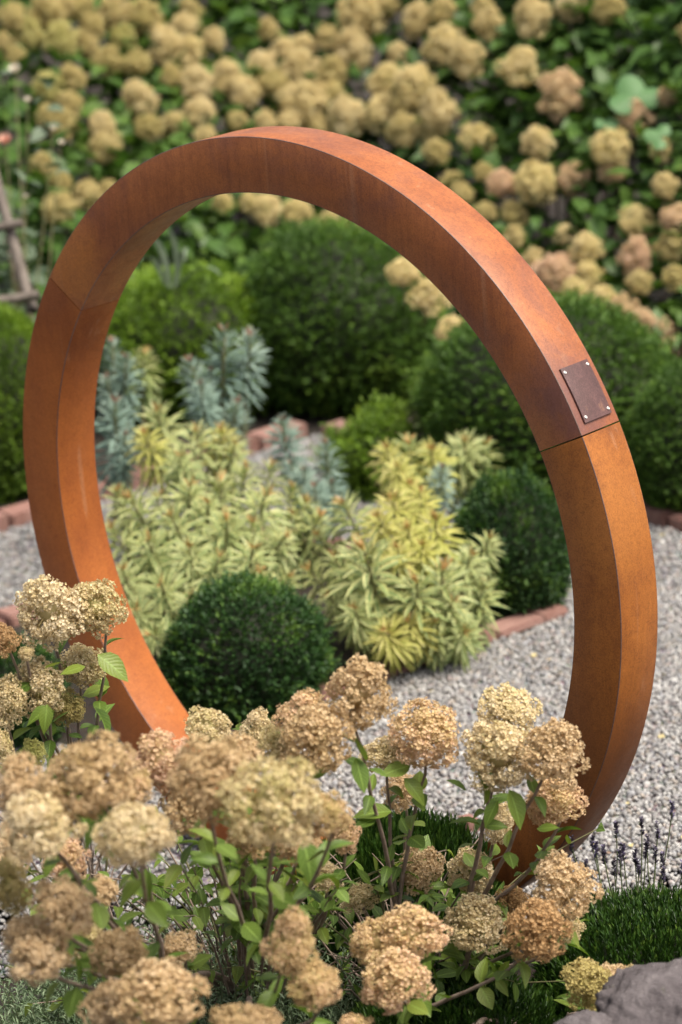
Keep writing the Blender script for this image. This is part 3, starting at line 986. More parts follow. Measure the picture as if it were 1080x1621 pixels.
for px, py, s, c in far_heads:
    d = hedge_hit(px, py) + random.uniform(-.08, .05)
    if (px, py) in ((640, 430), (680, 466), (716, 524)): d = 9.55      # a branch hanging down between the balls
    x = P(px, py, d)[0]
    i = min(range(7), key=lambda k: abs(bush_x[k][0] - x))
    root, b, st = bushes[i]
    s *= random.uniform(.95, 1.12)
    st.append(add_head(root, b, px, py, s * random.uniform(.96, 1.1), s * random.uniform(.92, 1.08), d, 'f' + c, .28, .35))
# a few heads on the parts of the hedge beyond the frame
for i, (x0, x1) in ((0, (-3.4, -1.75)), (6, (1.4, 2.6))):
    root, b, st = bushes[i]
    for k in range(22):
        x = random.uniform(x0, x1); y = float(yb(np.array(x))) + random.uniform(0, 1.9)
        px, py, d = project((x, y, float(hedge_z(np.array(x), np.array(y)))))
        if d > 3: st.append(add_head(root, b, px, py, 55, 55, d, 'f' + random.choice('ctpo')))
for i, (root, b, st) in enumerate(bushes):
    bx, wd = bush_x[i]
    lo = (bush_x[i - 1][0] + bx) / 2 if i else bx - 1.0
    hi = (bush_x[i + 1][0] + bx) / 2 if i < 6 else bx + 1.1
    n_ = int(3600 * (hi - lo))
    x = rng.uniform(lo, hi, n_); y = yb(x) + rng.uniform(-.05, 2.6, n_)
    zs = hedge_z(x, y)
    dep = np.abs(rng.normal(0, .15, n_)) + .015
    z = zs - dep
    # the front skirt of the bush reaches the ground
    k2 = int(700 * (hi - lo))
    xs = rng.uniform(lo, hi, k2); zz = rng.uniform(.03, .3, k2)
    x = np.concatenate([x, xs]); y = np.concatenate([y, yb(xs) + rng.uniform(-.02, .25, k2)]); z = np.concatenate([z, zz])
    keep = z > .02
    x, y, z = x[keep], y[keep], z[keep]
    n_ = len(x)
    ax = np.stack([rng.normal(0, .8, n_), rng.normal(-.25, .8, n_), rng.normal(-.05, .45, n_)], -1)
    Mx = frames(ax, rng.normal(0, .5, n_))
    S = rng.uniform(.065, .12, n_)
    T = np.stack([x, y, z], -1) - np.array(b)
    # the leaves nearest the surface are single leaves, the others one mass
    order = np.argsort(-(z - hedge_z(x, y)))
    single = set(order[:45].tolist()) if 0 < i else set()
    for k in single:
        m4 = Matrix(Mx[k].tolist()).to_4x4() @ Matrix.Scale(float(S[k]), 4)
        m4.translation = Vector(T[k])
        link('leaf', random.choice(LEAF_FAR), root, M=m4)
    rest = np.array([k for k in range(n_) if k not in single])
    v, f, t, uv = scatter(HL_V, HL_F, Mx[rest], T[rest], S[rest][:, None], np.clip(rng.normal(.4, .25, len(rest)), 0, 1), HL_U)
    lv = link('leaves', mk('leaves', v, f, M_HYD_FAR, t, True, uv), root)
    lv['kind'] = 'stuff'
    for (q, ax_) in st:
        foot = np.array([q[0] * .35, q[1] * .35, -.01])
        v, f = tube(bez(foot, np.array([q[0] * .8, q[1] * .8, q[2] * .55]), q, 6), .007, .003, 5)
        link('stem', mk('stem', v, f, M_STEM, smooth=True), root)

# ------------------------------------------------------------------ taller evergreen hedge closing the garden behind
def leaf_bank(name, label, cat, x0, x1, y0, y1, h0, h1, n_, size, mat, group=None):
    root = empty(name, ((x0 + x1) / 2, (y0 + y1) / 2, 0))
    tag(root, label, cat, group)
    b = np.array([(x0 + x1) / 2, (y0 + y1) / 2, 0])
    x = rng.uniform(x0, x1, n_); y = y0 + (y1 - y0) * rng.uniform(0, 1, n_) ** 1.6
    top = h0 + (h1 - h0) * ((y - y0) / (y1 - y0)) ** .6 + .08 * np.sin(x * 5.3 + 1) * np.cos(y * 4.1)
    z = np.maximum(.03, top * (1 - np.abs(rng.normal(0, .22, n_))))
    ax = np.stack([rng.normal(0, .8, n_), rng.normal(-.4, .7, n_), rng.normal(-.1, .5, n_)], -1)
    v, f, t, uv = scatter(HL_V, HL_F, frames(ax, rng.normal(0, .5, n_)), np.stack([x, y, z], -1) - b, (size * rng.uniform(.7, 1.3, n_))[:, None], np.clip(rng.normal(.4, .25, n_), 0, 1), HL_U)
    o = link('foliage', mk('foliage', v, f, mat, t, True, uv), root)
    o['kind'] = 'stuff'
    for k in range(5):
        xx = x0 + (x1 - x0) * (k + .5) / 5
        yy = (y0 + y1) / 2
        v, f = tube([(xx - b[0], yy - b[1], -.02), (xx - b[0] + .05, yy - b[1], h1 * .45), (xx - b[0], yy - b[1] + .05, h1 * .85)], .025, .008, 6)
        link('trunk', mk('trunk', v, f, M_STEM, smooth=True), root)
    return root


leaf_bank('evergreen_hedge', 'tall dark evergreen hedge closing the garden behind the hydrangeas', 'hedge', -7, 7, 7.0, 8.4, 1.5, 2.1, 9000, .12, M_FAR_DARK)
leaf_bank('dark_shrub', 'dark leafy shrub without flowers at the upper right corner', 'shrub', .78, 1.7, 5.3, 6.4, .72, 1.35, 1500, .085, M_FAR_DARK)
leaf_bank('mixed_shrub', 'grey-green leafy shrub around the wooden trellis at the left edge', 'shrub', -1.75, -.93, 3.75, 4.45, .35, .72, 900, .06, M_GREYGREEN)
leaf_bank('low_shrub', 'shaded low leafy plant between the bright and the largest box ball', 'shrub', -.75, -.2, 4.15, 4.5, .2, .38, 260, .06, M_FAR_DARK)

# ------------------------------------------------------------------ trellis, roses, lobed leaf at the back
tr = empty('wooden_trellis', P(20, 490, 9.6) * [1, 1, 0])
tag(tr, 'weathered grey rustic wooden trellis at the left edge in front of the hydrangeas', 'trellis')
tb = np.array(tr.location)


def pole(pts, r0, r1, nm):
    pts = [np.array(q) - tb for q in pts]
    v, f = tube(bez(pts[0], pts[1], pts[2], 8), r0, r1, 8)
    v = v + rng.normal(0, .0012, v.shape)
    link(nm, mk(nm, v, f, M_WOOD, smooth=True), tr)


pole([P(52, 492, 9.5), P(24, 395, 9.6), P(-12, 262, 9.65)], .020, .016, 'pole')
pole([P(-60, 500, 9.6), P(-64, 400, 9.7), P(-55, 230, 9.75)], .020, .016, 'pole')
pole([P(-90, 372, 9.6), P(-20, 366, 9.58), P(36, 352, 9.56)], .017, .015, 'rung')
pole([P(-90, 480, 9.5), P(-10, 482, 9.48), P(62, 466, 9.46)], .018, .015, 'rung')
pole([P(-80, 318, 9.68), P(-20, 322, 9.66), P(8, 330, 9.66)], .012, .011, 'rung')


def bloom(root, b, px, py, d, s, mat):
    acc = Acc()
    pv, pf, _ = leaf_template(4, .95, -.5, .3, .7)
    for ring_, (k, el) in enumerate(((6, .35), (5, .8), (4, 1.2))):
        a = np.arange(k) / k * 6.28 + ring_
        ax = np.stack([np.cos(a) * math.cos(el), np.sin(a) * math.cos(el), np.full(k, math.sin(el))], -1)
        v, f, t, _ = scatter(pv, pf, frames(ax, np.zeros(k)), np.zeros((k, 3)), np.full((k, 1), s * (1 - .18 * ring_)), rng.uniform(0, 1, k))
        acc.add(v, f, t)
    o = link('flower', acc.mesh('flower', mat), root, Vector(P(px, py, d)) - b)
    o.rotation_euler = (.6, random.uniform(-.3, .3), 0)
    return o


rb = Vector(P(5, 430, 9.75) * [1, 1, 0])
rose = empty('rose_bush', rb)
tag(rose, 'rose bush with one pink and a few pale flowers climbing at the left edge', 'rose bush')
for px, py, s, mt_ in ((10, 226, .032, M_ROSE), (25, 114, .030, M_PALE), (97, 228, .016, M_PALE), (45, 160, .016, M_PALE), (42, 312, .012, M_PALE), (85, 205, .014, M_PALE)):
    d = 9.85 if py > 150 else 10.4
    o = bloom(rose, rb, px, py, d, s, mt_)
    q = np.array(o.location)
    v, f = tube(bez(np.array([random.uniform(-.1, .1), random.uniform(-.05, .1), 0]), np.array([q[0] * .6, q[1] * .6, q[2] * .6]), q, 7), .0032, .0018, 5)
    link('stem', mk('stem', v, f, M_GSTEM, smooth=True), rose)
for k in range(26):
    p_ = Vector(P(random.uniform(-20, 120), random.uniform(110, 430), random.uniform(9.6, 10.2))) - rb
    ax = np.array([[random.gauss(0, 1), random.gauss(-.4, .6), random.gauss(0, .4)]])
    m4 = Matrix(frames(ax, np.array([random.gauss(0, .4)]))[0].tolist()).to_4x4() @ Matrix.Scale(random.uniform(.05, .08), 4)
    m4.translation = p_
    if k == 0: rl_me = mk('leaf', HL_V, HL_F, M_GREYGREEN, np.full(len(HL_V), .5), True, HL_U)
    link('leaf', rl_me, rose, M=m4)

# long arching strap leaves at the foot of the hedge, seen through the ring
db = Vector(P(268, 470, 10.0) * [1, 1, 0])
dl = empty('strap_leaved_plant', db)
tag(dl, 'pale strap-leaved plant with arching blades behind the bright box ball', 'daylily')
for (px, py), (qx, qy), (tx, ty) in (((268, 455), (262, 372), (225, 368)), ((275, 455), (300, 350), (292, 420)), ((262, 450), (240, 380), (212, 420)), ((285, 450), (330, 400), (352, 440)), ((280, 450), (285, 380), (262, 356))):
    c = bez(P(px, py, 9.95), P(qx, qy, 9.9), P(tx, ty, 9.85), 9) - np.array(db)
    hw = .010 * np.sin(np.linspace(.5, math.pi, 9))[:, None]
    s = np.array([[1, .3, 0]]) * hw
    v = np.stack([c - s, c + [0, 0, -.003], c + s], 1).reshape(-1, 3)
    f = np.array([(3 * i + j, 3 * i + j + 1, 3 * i + j + 4, 3 * i + j + 3) for i in range(8) for j in (0, 1)])
    link('blade', mk('blade', v, f, M_GREYGREEN, np.full(len(v), .95), True), dl)

lb_ = Vector(P(1005, 330, 10.3) * [1, 1, 0])
lob = empty('lobed_leaf_plant', lb_)
tag(lob, 'plant with one broad pale green lobed leaf among the hydrangeas at upper right', 'plant')
for px, py, s, rz in ((1006, 152, .105, .2), (1045, 215, .06, 1.2), (960, 200, .05, -.9)):
    d = hedge_hit(px, py) - .1
    V_, F_ = [(0, 0, .0)], []
    n_ = 45
    for i in range(n_):
        t = -2.6 + 5.2 * i / (n_ - 1)
        r_ = .55 + .45 * abs(math.cos(t * 1.75)) ** .7
        r_ *= 1 - .12 * abs(t) / 2.6
        V_.append((r_ * math.sin(t), r_ * math.cos(t) * .95, .12 * math.cos(t * 3.5) - .18 * r_ ** 2))
    F_ = np.array([(0, i + 1, i + 2) for i in range(n_ - 1)])
    q = Vector(P(px, py, d)) - lb_
    M4 = Matrix.Translation(q) @ Matrix.Rotation(.75, 4, 'X') @ Matrix.Rotation(rz, 4, 'Z') @ Matrix.Scale(s, 4)
    link('leaf', mk('leaf', V_, F_, M_LOBED, np.full(len(V_), .5), True), lob, M=M4)
    v, f = tube(bez(np.array([0, .3, 0]), np.array([q.x * .5, q.y * .5 + .2, q.z * .5]), np.array(q), 7), .006, .003, 5)
    link('stalk', mk('stalk', v, f, M_GSTEM, smooth=True), lob)

# ------------------------------------------------------------------ low clipped mounds in the near bed
def mound_mesh(seed, n_sprig, per=12, leaf=.075, asp=.22):
    r = np.random.default_rng(seed)
    d = sphere_dirs(int(n_sprig * 1.8)); d = d[d[:, 2] > -.12]
    d = d + r.normal(0, .02, d.shape); d /= np.linalg.norm(d, axis=1, keepdims=True)
    K = len(d)
    lum = lumps(d, 50, .06, 30, r) * (np.abs(d) ** 3.2).sum(1) ** (-1 / 3.2)
    c = d * (lum * r.uniform(.9, 1.02, K))[:, None]
    ax = d * .55 + r.normal(0, .16, d.shape) + np.array([0, 0, .9]); ax /= np.linalg.norm(ax, axis=1, keepdims=True)
    young = np.clip(r.normal(.4, .2, K), 0, 1)
    acc = Acc()
    for j in range(per):
        f = j / (per - 1)
        out = frames(ax, r.uniform(0, 6.28, K))[:, :, 0]
        la = ax * (.9 + .8 * f) + out * (.75 - .3 * f)
        Ml = frames(la, r.uniform(-.6, .6, K))
        T = c + ax * ((f - .75) * leaf * 2.0)
        L = leaf * r.uniform(.75, 1.15, K)
        V, F, t, _ = scatter(SMALL_V, SMALL_F, Ml, T, np.stack([L * asp, L, L * .6], -1), np.clip(young * (.35 + .8 * f) + r.normal(0, .08, K), 0, 1))
        acc.add(V, F, t)
    nl = acc.n
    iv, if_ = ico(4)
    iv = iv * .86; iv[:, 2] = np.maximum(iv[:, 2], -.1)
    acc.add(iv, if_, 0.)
    F = np.concatenate(acc.F[3])
    return mk('foliage', np.concatenate(acc.V), F, [M_MOUND, M_CORE], np.concatenate(acc.T), False, None, (F[:, 0] >= nl).astype(int))


MOUND = [mound_mesh(21, 4200), mound_mesh(22, 4200)]


def mound(x, y, rx, ry, h, label, k=0):
    root = empty('low_evergreen_mound', (x, y, 0))
    tag(root, label, 'evergreen mound', 'low clipped evergreen mounds in the near bed')
    o = link('foliage', MOUND[k], root, M=Matrix.Rotation(random.uniform(0, 6), 4, 'Z') @ Matrix.Diagonal((rx, ry, h, 1)))
    o['kind'] = 'stuff'
    v, f = tube([(0, 0, -.02), (.01, 0, h * .5)], .01, .006, 6)
    link('trunk', mk('trunk', v, f, M_STEM, smooth=True), root)


c = P(640, 1300, 5.95); mound(c[0] - .035, c[1] + .02, .235, .20, .30, 'low dark green clipped mound in front of the ring foot', 0)
c = P(1010, 1520, 5.75); mound(c[0] + .03, c[1], .235, .22, .20, 'low dark green clipped mound between the lavender and the boulder', 1)
c = P(700, 1610, 5.5); mound(c[0], c[1], .26, .20, .20, 'low dark green clipped mound under the dry hydrangea twigs', 1)
c = P(20, 1640, 4.9); mound(c[0], c[1], .10, .12, .40, 'blurred dark green shrub in the lower left corner', 0)

# ------------------------------------------------------------------ lavender
lb2 = Vector(P(1000, 1460, 5.95) * [1, 1, 0])
lav = empty('lavender_plant', lb2)
tag(lav, 'lavender with thin upright stalks and faded purple spikes before the gravel', 'lavender')
lav_tips = [(895, 1352), (908, 1345), (915, 1368), (935, 1345), (942, 1360), (960, 1330), (968, 1350), (985, 1330), (990, 1322), (1002, 1350), (1010, 1345), (1025, 1368), (1030, 1330),
            (1033, 1375), (1048, 1335), (1060, 1345), (1074, 1312), (1070, 1382), (952, 1372), (978, 1372), (1045, 1380), (1015, 1332), (870, 1362), (884, 1375), (925, 1380), (1090, 1340)]
for px, py in lav_tips:
    d = random.uniform(5.82, 6.02)
    tip = P(px + random.uniform(-12, 12), py + random.uniform(-26, 34), d) - np.array(lb2)
    foot = np.array([tip[0] * .6 + random.uniform(-.09, .09), tip[1] * .5 + random.uniform(-.08, .02), .03])
    pts = bez(foot, np.array([tip[0] * .75, tip[1], tip[2] * .5]), tip, 7)
    acc = Acc()
    v, f = tube(pts, .0018, .0012, 5); acc.add(v, f)
    st = link('stalk', acc.mesh('stalk', M_LAVSTEM), lav)
    acc = Acc()
    k = 48
    fr = rng.uniform(0, 1, k) * .036
    a = rng.uniform(0, 6.28, k)
    ax = np.stack([np.cos(a), np.sin(a), np.full(k, .9)], -1)
    v, f, t, _ = scatter(SMALL_V, SMALL_F, frames(ax, np.zeros(k)), np.array(tip)[None] + np.stack([np.zeros(k), np.zeros(k), fr - .013], -1), np.stack([np.full(k, .0055), np.full(k, .0085), np.full(k, .008)], -1), np.clip(rng.normal(.35, .3, k) + (.4 if random.random() < .3 else 0), 0, 1))
    acc.add(v, f, t)
    link('flower_spike', acc.mesh('flower_spike', M_LAV), st)

# ------------------------------------------------------------------ silvery ground plants at the bottom
def silver(px, py, d, rx, h, label, n_sprig=330):
    b = P(px, py, d)
    root = empty('silver_foliage_plant', (b[0], b[1], 0))
    tag(root, label, 'silver foliage plant', 'silvery plants in the near bed')
    acc = Acc()
    K = n_sprig
    a = rng.uniform(0, 6.28, K); rr = np.sqrt(rng.uniform(0, 1, K)) * rx
    foot = np.stack([rr * np.cos(a), rr * np.sin(a), np.zeros(K)], -1)
    hh = h * rng.uniform(.55, 1.1, K) * (1 - .45 * (rr / rx) ** 2)
    lean = np.stack([np.cos(a) * .35 * rr / rx, np.sin(a) * .35 * rr / rx, np.ones(K)], -1) + rng.normal(0, .15, (K, 3))
    for j in range(16):
        f_ = .3 + .7 * j / 15
        out = frames(lean, rng.uniform(0, 6.28, K))[:, :, 0]
        la = lean * .7 + out
        L = .021 * rng.uniform(.7, 1.2, K) * (1.1 - .4 * f_)
        v, f, t, _ = scatter(SMALL_V, SMALL_F, frames(la, rng.normal(0, .5, K)), foot + lean * (hh * f_)[:, None], np.stack([L * .24, L, L], -1), np.clip(rng.normal(.45, .25, K), 0, 1))
        acc.add(v, f, t)
    o = link('foliage', acc.mesh('foliage', M_SILVER, False), root)
    o['kind'] = 'stuff'
    acc = Acc()
    for k in range(0, K, 4):
        v, f = tube([foot[k], foot[k] + lean[k] * hh[k]], .0012, .0008, 4); acc.add(v, f)
    o = link('stems', acc.mesh('stems', M_LAVSTEM), root); o['kind'] = 'stuff'


silver(320, 1575, 5.75, .15, .32, 'feathery silver-green plant under the middle hydrangea stems', 420)
silver(130, 1560, 5.75, .16, .24, 'feathery silver-green plant at the lower left below the tan heads', 420)
silver(460, 1590, 5.7, .13, .26, 'feathery silver-green plant below the pink-edged heads', 340)


# ------------------------------------------------------------------ boulders
def boulder(c, s, seed, label):
    iv, if_ = ico(6)
    out = []
    for p_ in iv:
        q = Vector(p_)
        k = 1 + .16 * mnoise.noise(q * 1.6 + Vector((seed, 0, 0))) + .10 * mnoise.noise(q * 3.4 + Vector((0, seed, 0))) + .035 * mnoise.noise(q * 9 + Vector((0, 0, seed))) \
            + .020 * mnoise.noise(q * 22) + .012 * mnoise.noise(q * 48) - .05 * abs(mnoise.noise(Vector((q.x * 2.2, q.y * 2.2, q.z * 6)) + Vector((seed, 3, 1))))
        k += .13 * math.floor(2.5 * mnoise.noise(q * 2.1 + Vector((seed, seed, 1)))) / 2.5
        out.append(p_ * k)
    V = np.array(out) * np.array(s)
    o = link('boulder', mk('boulder', V, if_, M_ROCK, smooth=True), None, (c[0], c[1], c[2]))
    tag(o, label, 'boulder')
    return o


c = P(1098, 1660, 5.05); boulder(c, (.20, .17, .135), 4.3, 'large rough grey boulder in the lower right corner')
c = P(925, 1655, 4.98); boulder(c, (.075, .07, .05), 8.1, 'small grey boulder at the foot of the large one')

# ------------------------------------------------------------------ hydrangeas in front
NEAR, MID, FOC = 4.75, 5.1, 5.45
front = {
    'left': (G(150, 1480), 'front hydrangea with cream heads on bare upright stems left of the ring', [
        (78, 966, 112, 112, 5.45, 'c'), (152, 962, 92, 108, 5.5, 'c'), (4, 1012, 50, 56, 5.4, 'b'), (62, 1086, 96, 92, 5.5, 'c'), (12, 1112, 66, 92, 5.45, 'c'),
        (132, 1052, 74, 66, 5.6, 'c'), (54, 1192, 44, 50, 5.5, 'l'), (2, 1186, 44, 66, 5.4, 'c'), (42, 1034, 26, 22, 5.42, 'c'), (105, 1120, 60, 60, 5.62, 'o')]),
    'middle': (G(395, 1632), 'front hydrangea with blurred tan heads and branching brown stems across the bottom', [
        (140, 1228, 146, 112, 4.75, 't'), (30, 1240, 94, 90, 4.8, 't'), (60, 1302, 130, 104, 4.7, 'c'), (255, 1202, 100, 92, 5.0, 'p'), (215, 1320, 130, 112, 4.65, 'c'),
        (330, 1226, 130, 122, 4.75, 't'), (432, 1268, 148, 130, 4.7, 'c'), (514, 1290, 76, 82, 4.9, 'p'), (18, 1402, 62, 92, 4.9, 'o'), (98, 1440, 108, 104, 4.75, 't'), (40, 1482, 84, 78, 4.8, 't'),
        (188, 1506, 88, 74, 4.9, 't'), (62, 1512, 104, 80, 4.75, 't'), (250, 1572, 140, 108, 4.75, 't'), (172, 1592, 90, 80, 4.8, 't'), (368, 1614, 78, 50, 4.8, 't'), (462, 1490, 88, 98, 4.85, 'p'),
        (498, 1560, 84, 78, 4.85, 'p'), (326, 1152, 76, 62, 5.3, 'c'), (408, 1157, 62, 66, 5.42, 'c'), (486, 1134, 92, 74, 5.15, 'p'), (500, 1168, 110, 112, 5.05, 't'), (378, 1200, 90, 80, 4.95, 't'),
        (200, 1250, 90, 80, 4.9, 'p'), (518, 1386, 52, 46, 5.35, 'c'), (160, 1410, 60, 50, 5.0, 't'), (398, 1322, 92, 66, 5.05, 'p'), (300, 1278, 96, 84, 5.0, 't'), (470, 1335, 74, 62, 5.0, 't'), (12, 1345, 80, 76, 4.95, 't'),
        (130, 1492, 84, 76, 5.0, 'c'), (105, 1360, 70, 60, 5.1, 'p'), (440, 1180, 70, 66, 5.2, 'c'), (285, 1500, 62, 52, 5.1, 't'), (545, 1320, 54, 60, 5.2, 'p')]),
    'right': (G(640, 1650), 'front hydrangea with in-focus tan heads and leafy twigs right of the middle', [
        (568, 1096, 106, 112, 5.1, 't'), (676, 1160, 124, 96, 5.3, 'p'), (612, 1192, 80, 60, 5.35, 'c'), (636, 1252, 60, 66, 5.5, 't'), (806, 1124, 102, 62, 5.3, 'c'), (792, 1192, 118, 108, 5.25, 'c'),
        (876, 1190, 112, 104, 5.2, 't'), (878, 1268, 96, 86, 5.35, 'p'), (790, 1302, 52, 70, 5.5, 'c'), (746, 1380, 76, 70, 5.55, 'c'), (666, 1376, 70, 68, 5.5, 't'), (570, 1422, 64, 46, 5.5, 'c'),
        (892, 1404, 108, 116, 5.3, 't'), (850, 1470, 98, 96, 5.2, 'b'), (752, 1462, 98, 84, 5.4, 'c'), (812, 1428, 54, 52, 5.5, 'b'), (650, 1478, 122, 86, 5.1, 'p'), (596, 1490, 78, 74, 5.1, 'p'), (626, 1550, 108, 96, 5.0, 'p'),
        (900, 1470, 50, 40, 5.4, 'c')]),
    'corner': (G(880, 1650), 'low front hydrangea with olive heads beside the boulder', [
        (930, 1556, 84, 78, 5.25, 'o'), (966, 1550, 54, 52, 5.3, 't'), (1000, 1542, 32, 28, 5.3, 'c'), (560, 1625, 60, 40, 5.0, 'p'), (415, 1615, 76, 44, 4.85, 't')]),
}
# a few leaves seen clearly in the photograph: tip and stalk pixel, depth
clear_leaves = {'left': [((205, 1073), (155, 1036), 5.42), ((185, 1165), (150, 1120), 5.45), ((70, 1160), (75, 1115), 5.42), ((40, 1140), (80, 1120), 5.45), ((95, 1065), (135, 1055), 5.45), ((98, 1045), (72, 1058), 5.42)],
                'right': [((580, 1255), (563, 1200), 5.12), ((562, 1162), (580, 1205), 5.12), ((602, 1225), (650, 1212), 5.3), ((560, 1285), (620, 1285), 5.3), ((712, 1230), (738, 1252), 5.35),
                          ((765, 1306), (788, 1268), 5.25), ((832, 1310), (806, 1250), 5.22), ((676, 1270), (640, 1232), 5.3), ((775, 1225), (765, 1278), 5.25), ((885, 1308), (850, 1312), 5.3)],
                'middle': [((228, 1430), (232, 1375), 4.85), ((105, 1425), (112, 1370), 4.8), ((500, 1400), (480, 1330), 4.85), ((345, 1285), (420, 1265), 4.8), ((405, 1345), (440, 1340), 4.85), ((120, 1335), (180, 1275), 4.7)]}
for key, (base, label, heads) in front.items():
    b = Vector((base[0], base[1], 0))
    root = empty('hydrangea_bush', b)
    tag(root, label, 'hydrangea', 'hydrangeas in front of the ring')
    bb = np.array(b)
    joins = []
    for px, py, wp, hp, d, c in heads:
        d -= .22 if d < 4.95 else 0
        q, ax = add_head(root, b, px, py, wp * random.uniform(.93, 1.08), hp * random.uniform(.92, 1.08), d, c, .4, .2)
        joins.append((q, ax, wp / FPX * d))
    # forks: main branches that the flower twigs leave from
    forks = []
    k = max(2, len(heads) // 4)
    qs = np.array([j[0] for j in joins])
    cent = qs[rng.choice(len(qs), k, replace=False)]
    for _ in range(6):
        own = np.argmin(((qs[:, None] - cent[None]) ** 2).sum(-1), 1)
        cent = np.array([qs[own == i].mean(0) if (own == i).any() else cent[i] for i in range(k)])
    for i in range(k):
        f_ = cent[i] * .52; f_[2] = cent[i][2] * .45 + .02
        foot = np.array([random.uniform(-.03, .03), random.uniform(-.03, .03), -.01])
        pts = bez(foot, np.array([f_[0] * .25, f_[1] * .25, f_[2] * .7]), f_, 8) + np.concatenate([np.zeros((1, 3)), rng.normal(0, .004, (7, 3))])
        pts[-1] = f_
        v, fa = tube(pts, .0085, .0055, 7)
        link('branch', mk('branch', v, fa, M_STEM, smooth=True), root)
        forks.append(f_)
    for i, (q, ax, wd) in enumerate(joins):
        f_ = forks[own[i]]
        mid = (f_ + q) / 2 + np.array([0, 0, -.02]) + (q - f_) * .12 + np.array([random.uniform(-.02, .02), random.uniform(-.02, .02), 0]) - ax * .02
        pts = bez(f_, mid, q, 9)
        pts[1:-1] += rng.normal(0, .0022, (7, 3))
        v, fa = tube(pts, .0048, .0026, 6)
        st = link('twig', mk('twig', v, fa, M_STEM, smooth=True), root)
        # opposite pairs of leaves along the upper half of the twig
        L_ = np.linalg.norm(q - f_)
        for t_ in ((.96, .84, .7, .52, .34, .15) if L_ > .16 else (.92, .65, .35)):
            if random.random() < .08: continue
            i0 = int(t_ * 8)
            p0 = pts[i0]
            dr = pts[min(8, i0 + 1)] - pts[max(0, i0 - 1)]; dr /= np.linalg.norm(dr)
            s0 = np.cross(dr, rng.normal(size=3)); s0 /= np.linalg.norm(s0)
            for sg in (-1, 1):
                if random.random() < .22: continue
                axl = (sg * s0 + dr * .45 + np.array([0, 0, -.1]))[None]
                m4 = Matrix(frames(axl, np.array([random.gauss(0, .35)]))[0].tolist()).to_4x4() @ Matrix.Scale(random.uniform(.028, .058), 4)
                m4.translation = Vector(p0 + sg * s0 * .003)
                link('leaf', random.choice(LEAF_HYD), root, M=m4)
    for (tx, ty), (sx, sy), d in clear_leaves.get(key, []):
        p0 = P(sx, sy, d) - bb; p1 = P(tx, ty, d - .015) - bb
        ax = p1 - p0; L_ = np.linalg.norm(ax)
        m4 = Matrix(frames(ax[None], np.array([random.uniform(-.5, .5)]))[0].tolist()).to_4x4() @ Matrix.Scale(float(L_), 4)
        m4.translation = Vector(p0)
        link('leaf', random.choice(LEAF_HYD), root, M=m4)
# bare dead twigs low in the front bushes
for key, n_ in (('middle', 46), ('right', 26), ('left', 14)):
    root = [o for o in COL.objects if o.get('label') == front[key][1]][0]
    for k in range(n_):
        a = random.uniform(0, 6.28); r_ = random.uniform(.08, .32)
        tip = np.array([r_ * math.cos(a), r_ * math.sin(a) * .6 - .05, random.uniform(.12, .42)])
        pts = bez(np.array([random.uniform(-.05, .05), random.uniform(-.05, .05), 0]), tip * np.array([.3, .3, .8]), tip, 7) + rng.normal(0, .003, (7, 3))
        acc = Acc()
        v, f = tube(pts, .0035, .0012, 5); acc.add(v, f)
        for j in (3, 4, 5):
            e = pts[j] + rng.normal(0, .03, 3) + np.array([0, 0, .02])
            v, f = tube([pts[j], (pts[j] + e) / 2 + rng.normal(0, .003, 3), e], .0016, .0008, 4); acc.add(v, f)
        link('dead_twig', acc.mesh('dead_twig', M_STEM), root)

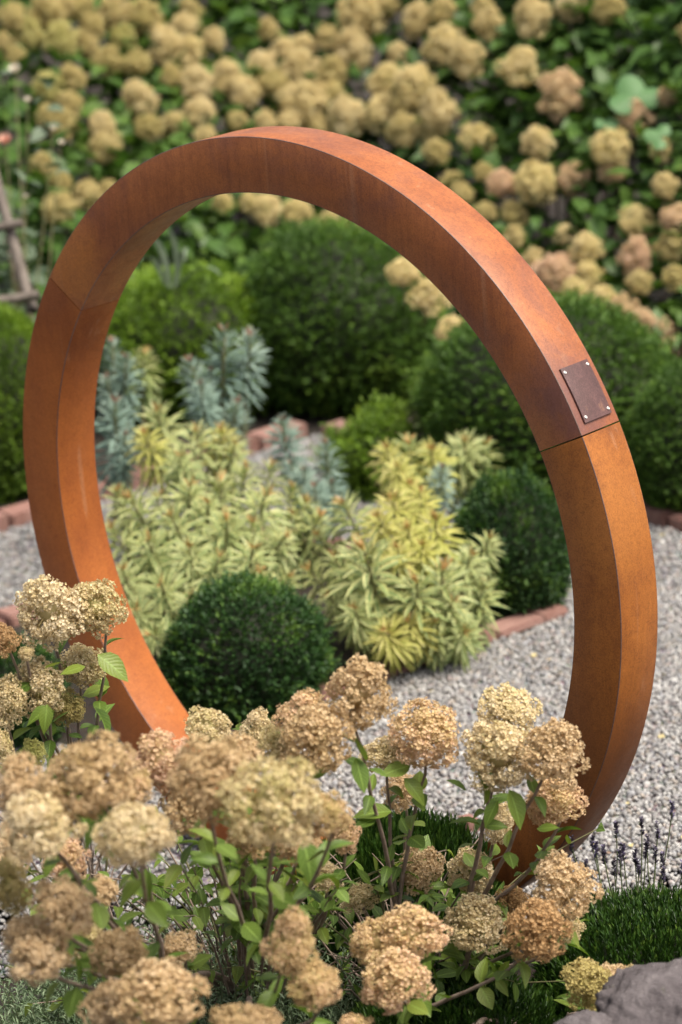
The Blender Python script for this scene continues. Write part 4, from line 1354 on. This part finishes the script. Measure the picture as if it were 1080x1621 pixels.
# leafy side shoots that fill the lower part of the front bushes
for key, n_ in (('middle', 34), ('right', 26), ('left', 14)):
    root = [o for o in COL.objects if o.get('label') == front[key][1]][0]
    for k in range(n_):
        a = random.uniform(0, 6.28); r_ = random.uniform(.06, .40)
        tip = np.array([r_ * math.cos(a) * 1.15, r_ * math.sin(a) * .6 - .12, random.uniform(.16, .52)])
        pts = bez(tip * np.array([.25, .25, .3]), tip * np.array([.5, .5, .85]), tip, 8)
        pts[1:-1] += rng.normal(0, .003, (6, 3))
        v, f = tube(pts, .0026, .0012, 5)
        link('twig', mk('twig', v, f, random.choice((M_STEM, M_GSTEM)), smooth=True), root)
        for i0 in (3, 5, 6, 7):
            dr = pts[i0] - pts[i0 - 1]; dr /= np.linalg.norm(dr)
            s0 = np.cross(dr, rng.normal(size=3)); s0 /= np.linalg.norm(s0)
            for sg in (-1, 1):
                if random.random() < .35: continue
                axl = (sg * s0 + dr * .6 + np.array([0, 0, -.05]))[None]
                m4 = Matrix(frames(axl, np.array([random.gauss(0, .5)]))[0].tolist()).to_4x4() @ Matrix.Scale(random.uniform(.022, .050), 4)
                m4.translation = Vector(pts[i0])
                link('leaf', random.choice(LEAF_HYD), root, M=m4)

root = [o for o in COL.objects if o.get('label') == front['middle'][1]][0]
b = np.array(root.location)
for k in range(19):
    tip = P(random.uniform(255, 545), random.uniform(1285, 1440), random.uniform(5.0, 5.35)) - b
    foot = tip * np.array([.35, .35, .3])
    pts = bez(foot, (foot + tip) / 2 + np.array([0, 0, .06]), tip, 8)
    pts[1:-1] += rng.normal(0, .003, (6, 3))
    v, f = tube(pts, .0026, .0012, 5)
    link('twig', mk('twig', v, f, M_STEM, smooth=True), root)
    for i0 in (3, 4, 5, 6, 7):
        dr = pts[i0] - pts[i0 - 1]; dr /= np.linalg.norm(dr)
        s0 = np.cross(dr, rng.normal(size=3)); s0 /= np.linalg.norm(s0)
        for sg in (-1, 1):
            if random.random() < .3: continue
            axl = (sg * s0 + dr * .6)[None]
            m4 = Matrix(frames(axl, np.array([random.gauss(0, .5)]))[0].tolist()).to_4x4() @ Matrix.Scale(random.uniform(.026, .052), 4)
            m4.translation = Vector(pts[i0])
            link('leaf', random.choice(LEAF_HYD), root, M=m4)
